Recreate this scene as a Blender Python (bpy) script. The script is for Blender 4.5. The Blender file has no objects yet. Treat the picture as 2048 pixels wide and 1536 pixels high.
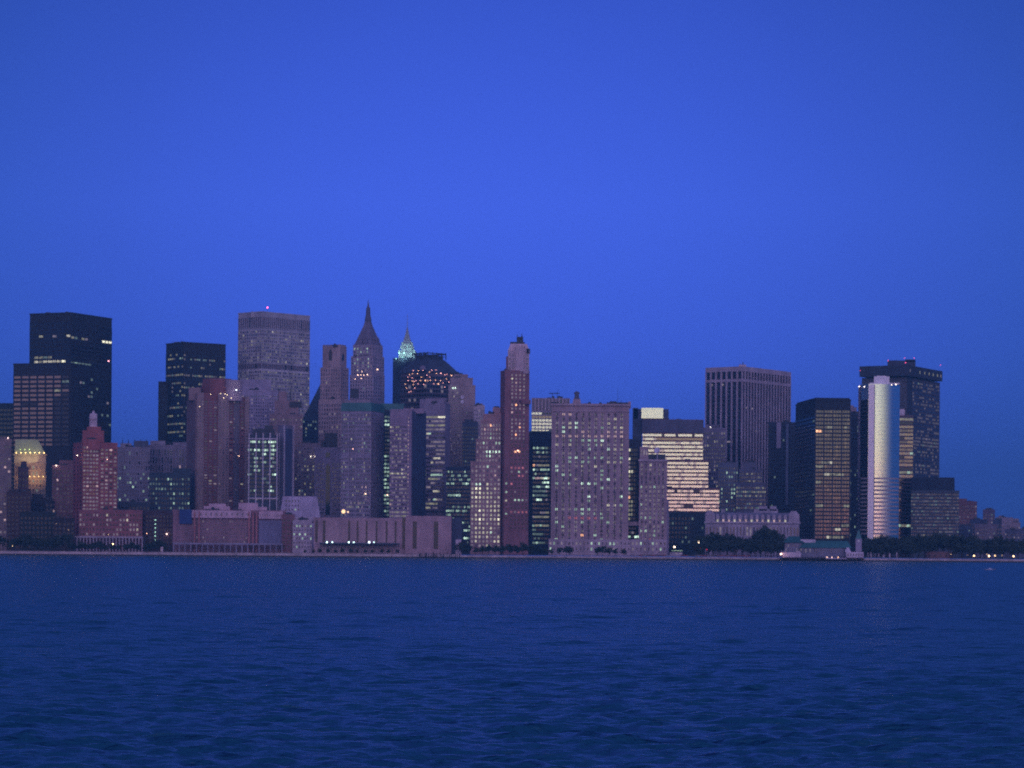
import bpy, math, random
import numpy as np
from mathutils import Vector, Matrix

C = bpy.context.scene.collection
SC = bpy.context.scene
R = math.radians
rng = random.Random(11)

# ------------------------------------------------------------------ camera
FPX = 5500.0            # focal length in pixels of the 2048 px photograph
HORIZON = 1102.0
ROLL = R(0.43)
CAM_H = 7.0
cam = bpy.data.cameras.new('camera')
cam_o = bpy.data.objects.new('camera', cam)
C.objects.link(cam_o)
cam.sensor_width = 36.0
cam.lens = FPX / 2048 * 36
cam.shift_y = (HORIZON - 768) / 2048
cam.clip_start = 1.0
cam.clip_end = 40000
cam_o.matrix_world = Matrix.Translation((0, 0, CAM_H)) @ Matrix.Rotation(R(90), 4, 'X') @ Matrix.Rotation(ROLL, 4, 'Z')
cam.dof.use_dof = True
cam.dof.focus_distance = 130.0
cam.dof.aperture_fstop = 1.35
SC.camera = cam_o

# ------------------------------------------------------------------ world: dusk, the afterglow is behind the camera
world = bpy.data.worlds.new("World")
SC.world = world
world.use_nodes = True
wn, wl = world.node_tree.nodes, world.node_tree.links
wn.clear()
def wnode(t, **kw):
    n = wn.new(t)
    for k, v in kw.items():
        setattr(n, k, v)
    return n
def wmath(op, a, b=None, clamp=False):
    n = wnode('ShaderNodeMath', operation=op)
    n.use_clamp = clamp
    for i, v in enumerate((a, b)):
        if v is None:
            continue
        if hasattr(v, 'type'):
            wl.new(v, n.inputs[i])
        else:
            n.inputs[i].default_value = v
    return n.outputs[0]
def wramp(fac, stops):
    n = wnode('ShaderNodeValToRGB')
    cr = n.color_ramp
    cr.interpolation = 'LINEAR'
    while len(cr.elements) < len(stops):
        cr.elements.new(0.5)
    for e, (p, c) in zip(cr.elements, stops):
        e.position = p
        e.color = (*c, 1)
    wl.new(fac, n.inputs[0])
    return n.outputs[0]
def wmix(blend, fac, a, b):
    n = wnode('ShaderNodeMixRGB', blend_type=blend)
    for i, v in enumerate((fac, a, b)):
        if hasattr(v, 'type'):
            wl.new(v, n.inputs[i])
        elif i == 0:
            n.inputs[0].default_value = v
        else:
            n.inputs[i].default_value = (*v, 1)
    return n.outputs[0]
tc = wnode('ShaderNodeTexCoord')
sep = wnode('ShaderNodeSeparateXYZ')
wl.new(tc.outputs['Generated'], sep.inputs[0])
zz = wmath('MAXIMUM', sep.outputs['Z'], 0.0)
zr = wmath('POWER', zz, 0.5)                 # square root stretches the low sky
def sq(v): return math.sqrt(v)
EAST = wramp(zr, [(0.0, (.036, .096, .54)), (sq(.028), (.047, .116, .70)), (sq(.075), (.056, .130, .83)), (sq(.125), (.058, .132, .84)),
                  (sq(.20), (.041, .097, .65)), (sq(.40), (.029, .078, .48)), (1.0, (.008, .02, .15))])
# lens vignette put into the sky colour: darker away from the view centre
def wdot(v):
    n = wnode('ShaderNodeVectorMath', operation='DOT_PRODUCT')
    wl.new(tc.outputs['Generated'], n.inputs[0])
    n.inputs[1].default_value = v
    return n.outputs['Value']
EAST = wmix('MULTIPLY', 1.0, EAST, (1.10, 1.09, 1.09))
cd = Vector((-0.01, 1, 0.11)).normalized()
d1 = wmath('SUBTRACT', 1.0, wdot(cd))
patch = wmath('MULTIPLY', d1, 24.0, True)
EAST = wmix('MULTIPLY', 1.0, EAST, wramp(patch, [(0, (1, 1, 1)), (.08, (.92, .95, .93)), (.22, (.79, .85, .81)), (.45, (.62, .77, .68)), (1, (.40, .62, .48))]))
# afterglow
gd = Vector((0.20, -1.0, 0.0)).normalized()
g0 = wmath('MAXIMUM', wdot(gd), 0.0)
narrow = wmath('POWER', g0, 3.6)
broad = wmath('POWER', g0, 1.5)
EAST = wmix('MULTIPLY', 1.0, EAST, wramp(g0, [(0, (1, 1, 1)), (.45, (.8, .8, .8)), (.85, (.10, .12, .10)), (1, (.04, .06, .04))]))
GLOW = wramp(zr, [(0.0, (.95, .36, .50)), (sq(.008), (1.10, .50, .55)), (sq(.020), (1.10, .80, .50)), (sq(.036), (.95, 1.0, .52)),
                  (sq(.055), (.56, .74, .52)), (sq(.080), (.10, .13, .20)), (sq(.2), (.02, .02, .05)), (1, (0, 0, 0))])
BROAD = wramp(zr, [(0.0, (.03, .015, .03)), (sq(.075), (.05, .04, .09)), (sq(.15), (.90, .74, 1.32)), (sq(.45), (.82, .71, 1.34)), (1, (0.1, 0.1, .4))])
BROAD = wmix('MULTIPLY', 1.0, BROAD, (1.50, 1.48, 1.45))
glow_n = wmix('MULTIPLY', 1.0, wmix('MULTIPLY', 1.0, GLOW, (2.15, 1.85, 1.80)), narrow)
broad_n = wmix('MULTIPLY', 1.0, BROAD, broad)
sky = wnode('ShaderNodeTexSky', sky_type='NISHITA')
sky.sun_disc = False
sky.sun_elevation = R(1.0)
sky.sun_rotation = R(186)
sky.ozone_density = 4.0
skyc = wmix('MULTIPLY', 1.0, sky.outputs[0], (.004, .005, .012))
tot = wmix('ADD', 1.0, wmix('ADD', 1.0, EAST, glow_n), wmix('ADD', 1.0, broad_n, skyc))
bg = wnode('ShaderNodeBackground')
wl.new(tot, bg.inputs[0])
bg.inputs[1].default_value = 1.0
wo = wnode('ShaderNodeOutputWorld')
wl.new(bg.outputs[0], wo.inputs[0])

sun = bpy.data.lights.new('sun', 'SUN')
sun.energy = 0.12
sun.angle = R(35)
sun.color = (1.0, .55, .60)
sun_o = bpy.data.objects.new('sun', sun)
C.objects.link(sun_o)
sun_o.rotation_euler = Vector((0.62, 1.0, -0.16)).to_track_quat('-Z', 'Y').to_euler()

SC.view_settings.view_transform = 'Standard'
SC.view_settings.look = 'None'
SC.view_settings.exposure = 0.0
SC.view_settings.gamma = 1.0
SC.cycles.use_denoising = False
SC.cycles.max_bounces = 6
SC.cycles.volume_bounces = 0
SC.cycles.sample_clamp_indirect = 0.6
SC.cycles.sample_clamp_direct = 4.0

# ------------------------------------------------------------------ geometry of the view -> points in the world
def at(px, py, D):
    x, y = px - 1024.0, HORIZON - py
    c, s = math.cos(ROLL), math.sin(ROLL)
    return (x * c - y * s) * D / FPX, (x * s + y * c) * D / FPX + CAM_H
def X(px, D, py=1000): return at(px, py, D)[0]
def Z(px, py, D): return at(px, py, D)[1]

def two_faces(l, c, r, D, a):
    """plan of a block whose nearest corner stands at pixel column c, its left face ends at l and its right face at r"""
    a = R(a)
    x0 = X(c, D)
    tl, tr = X(l, 1.0), X(r, 1.0)
    wl_ = (x0 - tl * D) / (math.sin(a) + tl * math.cos(a))
    wr_ = (tr * D - x0) / (math.cos(a) - tr * math.sin(a))
    p0 = Vector((x0, D))
    pl = p0 + Vector((-math.sin(a), math.cos(a))) * wl_
    pr = p0 + Vector((math.cos(a), math.sin(a))) * wr_
    return [pl, p0, pr, pl + pr - p0]
def front(l, r, D, t=30):
    a, b = Vector((X(l, D), D)), Vector((X(r, D), D))
    v = ((a + b) / 2).normalized() * t
    return [a, b, b + v, a + v]

# ------------------------------------------------------------------ materials
MATS = {}
def principled(name, col, rough=.85, metal=0., noise=.18, scale=.05, emis=None, es=0., spec=.5, bump=0.):
    if name in MATS: return MATS[name]
    m = bpy.data.materials.new(name)
    m.use_nodes = True
    nt = m.node_tree
    b = nt.nodes['Principled BSDF']
    b.inputs['Roughness'].default_value = rough
    b.inputs['Metallic'].default_value = metal
    b.inputs['Specular IOR Level'].default_value = spec
    if noise:
        t = nt.nodes.new('ShaderNodeTexCoord')
        mp = nt.nodes.new('ShaderNodeMapping')
        mp.inputs['Scale'].default_value = (1, 1, .45)
        nt.links.new(t.outputs['Object'], mp.inputs[0])
        n = nt.nodes.new('ShaderNodeTexNoise')
        n.inputs['Scale'].default_value = scale
        n.inputs['Detail'].default_value = 6
        n.inputs['Roughness'].default_value = .65
        nt.links.new(mp.outputs[0], n.inputs['Vector'])
        r = nt.nodes.new('ShaderNodeValToRGB')
        r.color_ramp.elements[0].position = .3
        r.color_ramp.elements[1].position = .7
        r.color_ramp.elements[0].color = (*[c * (1 - noise) for c in col], 1)
        r.color_ramp.elements[1].color = (*[min(1, c * (1 + noise)) for c in col], 1)
        nt.links.new(n.outputs[0], r.inputs[0])
        nt.links.new(r.outputs[0], b.inputs['Base Color'])
    else:
        b.inputs['Base Color'].default_value = (*col, 1)
    if emis:
        b.inputs['Emission Color'].default_value = (*emis, 1)
        b.inputs['Emission Strength'].default_value = es
    MATS[name] = m
    return m
def wall_mat(col):
    return principled('masonry_%02d_%02d_%02d' % tuple(int(c * 100) for c in col), col, .88, noise=.30, scale=.09)
def lit(name, col, s):
    m = principled(name, (.03, .03, .03), .4, emis=col, es=s, noise=0)
    nt = m.node_tree                       # every room has its own lamps: uneven brightness from window to window
    g = nt.nodes.new('ShaderNodeNewGeometry'); n = nt.nodes.new('ShaderNodeTexNoise'); r = nt.nodes.new('ShaderNodeMapRange')
    n.inputs['Scale'].default_value = .31; n.inputs['Detail'].default_value = 3
    nt.links.new(g.outputs['Position'], n.inputs['Vector']); nt.links.new(n.outputs[0], r.inputs['Value'])
    for k, v in (('From Min', .34), ('From Max', .66), ('To Min', s * .40), ('To Max', s * 1.35)): r.inputs[k].default_value = v
    nt.links.new(r.outputs[0], nt.nodes['Principled BSDF'].inputs['Emission Strength'])
    return m
PANE = {
    'k': principled('dark_glass', (.012, .014, .018), .12, noise=0, spec=.6),
    'h': principled('curtained_glass', (.14, .11, .13), .35, noise=0),
    'b': principled('blue_glass', (.03, .04, .06), .10, noise=0, spec=.9),
    'n': principled('coated_glass', (.27, .215, .185), .10, 1.0, noise=0),
    'q': principled('bronze_glass', (.13, .115, .12), .10, 1.0, noise=0),
    'Q': principled('bronze_glass_bright', (.19, .16, .15), .10, 1.0, noise=0),
    'e': lit('faint_glow', (.40, .34, .36), .28),  # faint glow, also put into unlit panes to lift their tone
    'N': principled('coated_glass_bright', (.24, .22, .22), .12, 1.0, noise=0),
    'M': principled('mirror_glass', (.80, .80, .78), .10, 1.0, noise=0),
    'm': principled('mirror_glass_dull', (.50, .48, .47), .14, 1.0, noise=0),
    'd': lit('lit_dim', (.60, .48, .56), .34),
    'y': lit('lit_yellow_dim', (.68, .64, .42), .36),
    't': lit('lit_teal_dim', (.40, .58, .50), .27),
    'p': lit('lit_pink', (1.0, .66, .66), .62),
    'w': lit('lit_white', (.95, .88, .66), .62),
    'W': lit('lit_white_bright', (1.0, .95, .68), 1.25),
    'g': lit('lit_green', (.68, 1.0, .76), .62),
    'G': lit('lit_green_bright', (.72, 1.0, .80), 1.4),
    'o': lit('lit_orange', (1.0, .48, .25), 2.2),
    'r': lit('lit_red', (1.0, .28, .36), .45),
}
RANK = {c: i for i, c in enumerate('G W o g w r p t y d e Q q M m N n h b k'.split())}
DARKMETAL = principled('dark_metal', (.03, .032, .038), .6, noise=.3)
METAL = principled('grey_metal', (.25, .25, .27), .5)
COPPER = principled('green_copper', (.045, .16, .155), .6, noise=.3)

# ------------------------------------------------------------------ mesh helper
class MB:
    def __init__(s): s.v, s.f, s.m, s.mats = [], [], [], []
    def mi(s, mat):
        if mat not in s.mats: s.mats.append(mat)
        return s.mats.index(mat)
    def face(s, pts, mat=None):
        n = len(s.v); s.v += [tuple(p) for p in pts]
        s.f.append(tuple(range(n, n + len(pts)))); s.m.append(s.mi(mat) if mat else 0)
    def hexa(s, p, mat=None):       # 8 points: bottom loop 0-3, top loop 4-7
        n = len(s.v); s.v += [tuple(q) for q in p]
        for f in ((0, 3, 2, 1), (4, 5, 6, 7), (0, 1, 5, 4), (1, 2, 6, 5), (2, 3, 7, 6), (3, 0, 4, 7)):
            s.f.append(tuple(n + i for i in f)); s.m.append(s.mi(mat) if mat else 0)
    def box(s, o, u, n, x0, x1, d0, d1, z0, z1, mat=None):
        q = lambda x, d, z: (o[0] + u[0] * x + n[0] * d, o[1] + u[1] * x + n[1] * d, z)
        s.hexa([q(x0, d0, z0), q(x1, d0, z0), q(x1, d1, z0), q(x0, d1, z0), q(x0, d0, z1), q(x1, d0, z1), q(x1, d1, z1), q(x0, d1, z1)], mat)
    def abox(s, cx, cy, z0, wx, wy, h, mat=None, rot=0.):
        c_, s_ = math.cos(rot), math.sin(rot)
        s.box((cx, cy), (c_, s_), (-s_, c_), -wx / 2, wx / 2, -wy / 2, wy / 2, z0, z0 + h, mat)
    def prism(s, poly, z0, z1, top=None, mat=None):
        top = top or poly; k = len(poly); n = len(s.v)
        s.v += [(p[0], p[1], z0) for p in poly] + [(p[0], p[1], z1) for p in top]
        mi = s.mi(mat) if mat else 0
        s.f.append(tuple(range(n + k - 1, n - 1, -1))); s.m.append(mi)
        s.f.append(tuple(range(n + k, n + 2 * k))); s.m.append(mi)
        for i in range(k):
            j = (i + 1) % k
            s.f.append((n + i, n + j, n + k + j, n + k + i)); s.m.append(mi)
    def lathe(s, cx, cy, prof, seg=16, mat=None, ph=0.):
        n = len(s.v); mi = s.mi(mat) if mat else 0
        for r, z in prof:
            for i in range(seg):
                a = ph + 2 * math.pi * i / seg
                s.v.append((cx + r * math.cos(a), cy + r * math.sin(a), z))
        for j in range(len(prof) - 1):
            for i in range(seg):
                k = (i + 1) % seg
                s.f.append((n + j * seg + i, n + j * seg + k, n + (j + 1) * seg + k, n + (j + 1) * seg + i)); s.m.append(mi)
        s.f.append(tuple(n + i for i in range(seg - 1, -1, -1))); s.m.append(mi)
        s.f.append(tuple(n + (len(prof) - 1) * seg + i for i in range(seg))); s.m.append(mi)
    def bar(s, a, b, r0, r1=None, seg=6, mat=None):
        r1 = r0 if r1 is None else r1
        a, b = Vector(a), Vector(b); d = (b - a).normalized()
        u = d.cross(Vector((0, 0, 1)) if abs(d.z) < .9 else Vector((1, 0, 0))).normalized(); w = d.cross(u)
        n = len(s.v); mi = s.mi(mat) if mat else 0
        for p, r in ((a, r0), (b, r1)):
            for i in range(seg):
                t = 2 * math.pi * i / seg
                s.v.append(tuple(p + u * (r * math.cos(t)) + w * (r * math.sin(t))))
        for i in range(seg):
            k = (i + 1) % seg
            s.f.append((n + i, n + k, n + seg + k, n + seg + i)); s.m.append(mi)
        s.f.append(tuple(n + i for i in range(seg - 1, -1, -1))); s.m.append(mi)
        s.f.append(tuple(n + seg + i for i in range(seg))); s.m.append(mi)
    def build(s, name, mat=None, parent=None, org=(0, 0, 0), kind=None, label=None, smooth=False):
        me = bpy.data.meshes.new(name)
        me.from_pydata([(x - org[0], y - org[1], z - org[2]) for x, y, z in s.v], [], s.f)
        mats = s.mats or [mat]
        for m in mats: me.materials.append(m)
        if len(mats) > 1: me.polygons.foreach_set('material_index', s.m)
        if smooth: me.polygons.foreach_set('use_smooth', [True] * len(me.polygons))
        me.update()
        o = bpy.data.objects.new(name, me); C.objects.link(o)
        if parent: o.parent = parent
        if kind: o['kind'] = kind
        if label: o['label'] = label
        return o

def tag(o, label, cat, group=None):
    o['label'] = label; o['category'] = cat
    if group: o['group'] = group
    return o
WMESH = {}
def window_mesh(w, h, code):
    k = (round(w, 2), round(h, 2), code)
    if k not in WMESH:
        m = MB(); m.box((0, 0), (1, 0), (0, 1), -w / 2, w / 2, 0, .12, -h / 2, h / 2)
        me = bpy.data.meshes.new('window')
        me.from_pydata(m.v, [], m.f); me.materials.append(PANE[code]); me.update()
        WMESH[k] = me
    return WMESH[k]
GROUND_Z = 3.3
class Bld:
    """one building: an Empty at its base, one mesh per part; windows are collected and split into single parts at the end"""
    def __init__(s, name, label, cat, plan, D, wall=(.3, .24, .24), singles=40, group=None):
        s.name, s.label, s.cat, s.group, s.D, s.singles = name, label, cat, group, D, singles
        s.plan = [Vector(p) for p in plan]
        c = sum(s.plan, Vector((0, 0))) / len(s.plan)
        s.org = Vector((c.x, c.y, GROUND_Z))
        s.parts, s.win, s.light = {}, [], []
        s.wall = wall_mat(wall) if not isinstance(wall, bpy.types.Material) else wall
        s.rng = random.Random(label)
        s.soft = sum(wall) / 3 > .17 if not isinstance(wall, bpy.types.Material) else False
    def z(s, py, px=None):
        if px is None: px = 1024 + s.plan[0 if len(s.plan) < 2 else 1].x / s.D * FPX
        return Z(px, py, s.D)
    def mb(s, part, mat=None, label=None):
        if part not in s.parts: s.parts[part] = (MB(), mat or s.wall, label)
        return s.parts[part][0]
    def body(s, top, bot=None, plan=None, part='wall', mat=None, cap=True):
        plan = plan or s.plan
        z1 = s.z(top); z0 = GROUND_Z - .3 if bot is None else s.z(bot)
        s.mb(part, mat).prism(plan, z0, z1)
        if cap:    # parapet kerb
            c = sum((Vector(p) for p in plan), Vector((0, 0))) / len(plan)
            m = s.mb(part, mat)
            big = [c + (Vector(p) - c) * 1.012 for p in plan]
            m.prism(big, z1 - .6, z1 + .9)
            if part == 'wall' and abs((Vector(plan[1]) - Vector(plan[0])).length) > 9:      # lift houses, fans and tanks on the flat roof
                r_ = s.rng
                for k in range(r_.randint(2, 5)):
                    e = s.mb('roof_plant#%d_%d' % (len(s.parts), k), DARKMETAL); t, w = r_.uniform(.12, .88), r_.uniform(.12, .6)
                    p = Vector(plan[0]).lerp(Vector(plan[1]), t).lerp(c, w)
                    if r_.random() < .3 and s.soft: e.lathe(p.x, p.y, [(1.5, z1), (1.5, z1 + 3.0), (.1, z1 + 4.0)], 9)
                    elif r_.random() < .3: e.bar((p.x, p.y, z1), (p.x, p.y, z1 + r_.uniform(4, 8)), .14, .07, 5)
                    else: e.abox(p.x, p.y, z1 - .2, r_.uniform(2, 6), r_.uniform(2, 5), r_.uniform(1.6, 3.2))
        return z1
    def inset(s, f, plan=None, dx=0, dy=0):
        plan = plan or s.plan
        c = sum((Vector(p) for p in plan), Vector((0, 0))) / len(plan)
        return [c + (Vector(p) - c) * f + Vector((dx, dy)) for p in plan]
    def face(s, i, top, bot, nb, row, wf=.5, hf=.55, sub=1, gap=.35, rows=None, lit=None, unlit='k', rowp=None, plan=None,
             relief=.35, piers=True, spans=True, i0=0., i1=1., dens=1., part='wall', mat=None, pat=None):
        """windows on edge i of the plan from pixel row top to bot; row = storey height in photo pixels"""
        plan = plan or s.plan
        p, q = Vector(plan[i]), Vector(plan[(i + 1) % len(plan)])
        p, q = p.lerp(q, i0), p.lerp(q, i1)
        u = (q - p); L = u.length; u.normalize()
        n = Vector((u.y, -u.x))
        c = sum((Vector(v) for v in plan), Vector((0, 0))) / len(plan)
        if n.dot((p + q) / 2 - c) < 0: n = -n
        z1, z0 = s.z(top), max(s.z(bot), GROUND_Z + 1)
        nf = max(1, round((bot - top) / row)); fh = (z1 - z0) / nf
        bw = L / nb
        m = s.mb(part, mat)
        if piers:
            for b in range(nb + 1):
                h = bw * (1 - wf) / 2 * (1 if 0 < b < nb else .99)
                m.box(p, u, n, max(b * bw - h, .02), min(b * bw + h, L - .02), -.3, relief, z0 - .05, z1 + .04)
        if spans:
            for j in range(nf + 1):
                zc = z1 - j * fh; h = fh * (1 - hf) / 2
                m.box(p, u, n, .05, L - .05, -.3, relief - .06, max(zc - h, z0 - .1), min(zc + h, z1 + .02))
        ww = bw * wf; wh = fh * hf
        for j in range(nf):
            r = rows[j] if rows and j < len(rows) else None
            pm = dens * (rowp(j, nf) if rowp else 1.)
            rowcode = None
            for b in range(nb):
                for k in range(sub):
                    code = None
                    if r is not None:
                        ch = r[int(b * len(r) / nb)]
                        if ch != '.':
                            code = ch
                            if sub > 1 and s.rng.random() < .18: code = {'G': 'g', 'g': 'd', 'w': 'd', 'p': 'd'}.get(ch, ch)
                    elif lit:
                        x = s.rng.random()
                        acc = 0
                        for cc, pr in lit.items():
                            acc += pr * pm
                            if x < acc: code = cc; break
                    if code is None:
                        code = s.rng.choice(unlit)
                        if code == 'k' and s.soft and s.rng.random() < .88: code = 'h'
                    w1 = ww / sub * (1 if sub == 1 else (1 - gap))
                    xc = b * bw + bw / 2 + (k - (sub - 1) / 2) * ww / sub
                    zc = z1 - (j + .5) * fh
                    s.win.append((p.x + u.x * xc, p.y + u.y * xc, zc, u.x, u.y, n.x, n.y, w1, wh, code))
                    if sub > 1 and k == 0 and piers:
                        m.box(p, u, n, b * bw + bw / 2 - ww / sub * gap / 2, b * bw + bw / 2 + ww / sub * gap / 2, -.3, relief - .03, z0, z1)
    def roofbox(s, l, r, top, bot, part='penthouse', mat=None, dd=8, t=14):
        m = s.mb(part, mat)
        m.prism(front(l, r, s.D + dd, t), s.z(bot, (l + r) / 2) - 1.0, s.z(top, (l + r) / 2))
    def mast(s, px, top, bot, r=.35, part='antenna', dd=12, mat=None):
        D = s.D + dd
        x = X(px, D)
        s.mb(part, mat or DARKMETAL).bar((x, D, s.z(bot, px) - 1), (x, D, s.z(top, px)), r, r * .4)
    def lamp(s, px, py, col, r=.5, strength=40, name='lamp', dd=-1.5):
        D = s.D + dd
        s.light.append((X(px, D), D, Z(px, py, D), col, r, strength, name))
    def done(s):
        root = bpy.data.objects.new(s.name, None); C.objects.link(root)
        root.location = s.org; root.empty_display_size = 5
        tag(root, s.label, s.cat, s.group)
        o = s.org
        for k, (m, mat, lab) in s.parts.items():
            m.build(k.split('#')[0], mat, root, o, label=lab)
        s.win.sort(key=lambda w: RANK[w[9]])
        n = 100 if len(s.win) <= 100 and s.singles else min(s.singles, 100)
        for (x, y, z, ux, uy, nx, ny, w, h, code) in s.win[:n]:
            ob = bpy.data.objects.new('window', window_mesh(w, h, code)); C.objects.link(ob)
            ob.parent = root
            ob.location = (x - o.x, y - o.y, z - o.z)
            ob.rotation_euler.z = math.atan2(uy, ux) if (-uy * nx + ux * ny) > 0 else math.atan2(-uy, -ux)
        rest = s.win[n:]
        if rest:
            m = MB()
            for (x, y, z, ux, uy, nx, ny, w, h, code) in rest:
                m.box((x, y), (ux, uy), (nx, ny), -w / 2, w / 2, -.02, .1, z - h / 2, z + h / 2, PANE[code])
            m.build('window', PANE['k'], root, o, kind='stuff')
        for (x, y, z, col, r, st, nm) in s.light:
            mm = MB(); mm.lathe(0, 0, [(r * .1, -r), (r * .7, -r * .7), (r, 0), (r * .7, r * .7), (r * .1, r)], 8)
            ob = mm.build(nm, principled('lamp_%02d%02d%02d_%d' % (col[0] * 99, col[1] * 99, col[2] * 99, st), (.1, .1, .1), emis=col, es=st, noise=0), root)
            ob.location = (x - o.x, y - o.y, z - o.z)
        return root
# ------------------------------------------------------------------ the towers, from the left edge of the photograph to the right
PB = (.34, .255, .27); GREY = (.27, .24, .30); BRICK = (.30, .095, .10); BROWN = (.25, .16, .16); DARK = (.020, .022, .028)
PALE = (.42, .36, .42); BLUEGREY = (.13, .15, .22)
OFFICE = {'g': .10, 'w': .05, 'd': .12}

# far left edge
b = Bld('office_tower', 'dark green glass office block cut off by the left edge of the photo', 'office building', front(-60, 27, 3050, 40), 3050, (.02, .035, .035), 10)
b.body(808); b.face(0, 816, 1010, 12, 9, .8, .5, lit={'t': .04}); b.done()
b = Bld('apartment_tower', 'grey brown apartment tower on the left edge with a small light on its roof', 'apartment building', front(-50, 22, 2700, 25), 2700, (.22, .16, .16), 30)
b.body(880); b.roofbox(-40, 14, 873, 880); b.face(0, 890, 1085, 9, 8, .55, .5, lit={'d': .14, 'p': .02}, unlit='kkb'); b.lamp(15, 876, (1, .7, .7), .5, 12); b.done()

# twin-block black tower
P = two_faces(57, 139, 221, 2980, 66)
b = Bld('black_office_tower', 'tall black steel tower with a lower block in front whose coated windows mirror the afterglow', 'office building', P, 2980, DARK, 100)
b.body(626)
UP = ['.' * 24] * 14
UP[10 - 3] = '.yy.ydd.tt.y.'; UP = {}
def b1rows(j, nf): return 0
rw = [None] * 14
b.face(0, 642, 760, 9, 8.4, .86, .5, rows=['.........'] * 3 + ['..y..d..w'] + ['.........'] * 4 + ['.yyty....'] + ['.wywwwwW.'] + ['..d......'] + ['.........'] * 4, unlit='k')
b.face(1, 645, 890, 12, 8.4, .86, .5, rows=['............'] * 3 + ['yt.yd....WWW'] + ['............'] * 5 + ['tgtttt......'] + ['............'] * 8, lit={'t': .02}, unlit='k')
LP = two_faces(25, 140, 216, 2900, 74)
b.D = 2900
b.body(727, plan=LP, part='lower_block')
b.face(0, 749, 893, 7, 8.75, .80, .50, plan=LP, unlit='nnn', rows=['......k'] + ['......t', '......k', '.....y.', '......k', '.....kk', '.kk..kk', '.....kk', '.....kk'] + ['.....kk'] * 8, part='lower_block', i1=.98)
b.face(1, 749, 1000, 14, 8.75, .8, .5, plan=LP, lit={'t': .05, 'd': .02}, unlit='k', part='lower_block')
b.lamp(215, 722, (1, .4, .5), .6, 12); b.done()

# floodlit stone building with a green mansard
b = Bld('ornate_office_building', 'small ornate stone building floodlit yellow under a green mansard roof', 'office building', front(28, 91, 2760, 30), 2760, (.38, .30, .22), 20)
m = b.mb('wall')
zc, zr_, zt, z2 = b.z(911), b.z(903), b.z(877), b.z(955)
m.prism(b.plan, GROUND_Z - .3, zc)
for (z_, e) in ((zc, 1.06), (b.z(928), 1.03), (z2, 1.04)):
    m.prism(b.inset(e), z_, z_ + 1.3)
pl0, pl1 = b.plan[0], b.plan[1]; u = (pl1 - pl0); L = u.length; u = u / L; nn = Vector((0, -1))
for k in range(10):
    x = 1.2 + k * (L - 2.4) / 9
    m.box(pl0, u, nn, x - .45, x + .45, -.2, .9, z2 + 1.2, b.z(928))
ro = b.mb('mansard_roof', wall_mat((.30, .34, .20)))
top = [Vector((X(30, 2766), 2766)), Vector((X(75, 2766), 2766)), Vector((X(75, 2784), 2784)), Vector((X(30, 2784), 2784))]
ro.prism(b.inset(.99), zc + 1.3, b.z(879), top)
b.face(0, 930, 953, 9, 11, .5, .7, unlit='kky', piers=False, spans=False)
b.face(0, 958, 1040, 9, 9, .5, .5, lit={'t': .1}, unlit='k')
for k in range(7): b.lamp(32 + k * 9.2, 905.5, (1, .62, .22), .55, 7, 'floodlight', -2.4)
for k in range(4): b.lamp(59 + k * 9, 953, (1, .68, .25), .45, 5, 'floodlight', -2.0)
for k in range(3): b.lamp(40 + k * 9, 899, (.75, 1, .3), .4, 3, 'floodlight', -3.6)
r_ = b.done()
def flood(parent, loc, col, e, size, target):
    l = bpy.data.lights.new('floodlight_glow', 'AREA'); l.energy = e; l.color = col; l.size = size
    o = bpy.data.objects.new('floodlight_glow', l); C.objects.link(o)
    o.parent = parent; o.location = Vector(loc) - parent.location
    o.rotation_euler = (Vector(target) - Vector(loc)).to_track_quat('-Z', 'Y').to_euler()
def P3(px, py, D): return (X(px, D), D, Z(px, py, D))
flood(r_, P3(60, 950, 2744), (1, .56, .24), 4300, 24, P3(60, 925, 2760))
flood(r_, P3(52, 905, 2752), (1, .92, .50), 1500, 24, P3(50, 885, 2768))

# dark low blocks at the far left
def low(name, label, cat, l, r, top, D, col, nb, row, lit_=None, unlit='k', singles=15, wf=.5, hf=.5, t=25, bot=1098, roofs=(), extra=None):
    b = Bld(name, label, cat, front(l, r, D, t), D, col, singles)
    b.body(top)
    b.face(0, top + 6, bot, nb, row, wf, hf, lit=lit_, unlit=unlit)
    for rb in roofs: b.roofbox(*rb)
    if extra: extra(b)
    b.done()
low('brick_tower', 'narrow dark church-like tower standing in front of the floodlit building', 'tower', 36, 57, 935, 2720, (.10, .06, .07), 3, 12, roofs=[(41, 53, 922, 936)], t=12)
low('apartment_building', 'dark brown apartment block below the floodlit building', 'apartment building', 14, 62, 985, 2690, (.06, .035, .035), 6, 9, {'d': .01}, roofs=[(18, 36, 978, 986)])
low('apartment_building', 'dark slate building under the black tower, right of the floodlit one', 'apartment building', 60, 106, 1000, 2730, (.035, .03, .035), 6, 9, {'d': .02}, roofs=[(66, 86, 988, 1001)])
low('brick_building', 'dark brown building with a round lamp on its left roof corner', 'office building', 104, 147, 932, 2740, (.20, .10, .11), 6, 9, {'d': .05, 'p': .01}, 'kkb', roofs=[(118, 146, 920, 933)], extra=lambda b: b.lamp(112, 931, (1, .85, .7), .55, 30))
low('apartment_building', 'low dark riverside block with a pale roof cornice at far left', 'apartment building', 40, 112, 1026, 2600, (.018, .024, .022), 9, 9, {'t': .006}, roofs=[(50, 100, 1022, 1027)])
low('apartment_building', 'unlit low block between the pale cornice and the red brick tower', 'apartment building', 108, 150, 1038, 2590, (.03, .022, .025), 5, 9, {'d': .01})

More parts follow.
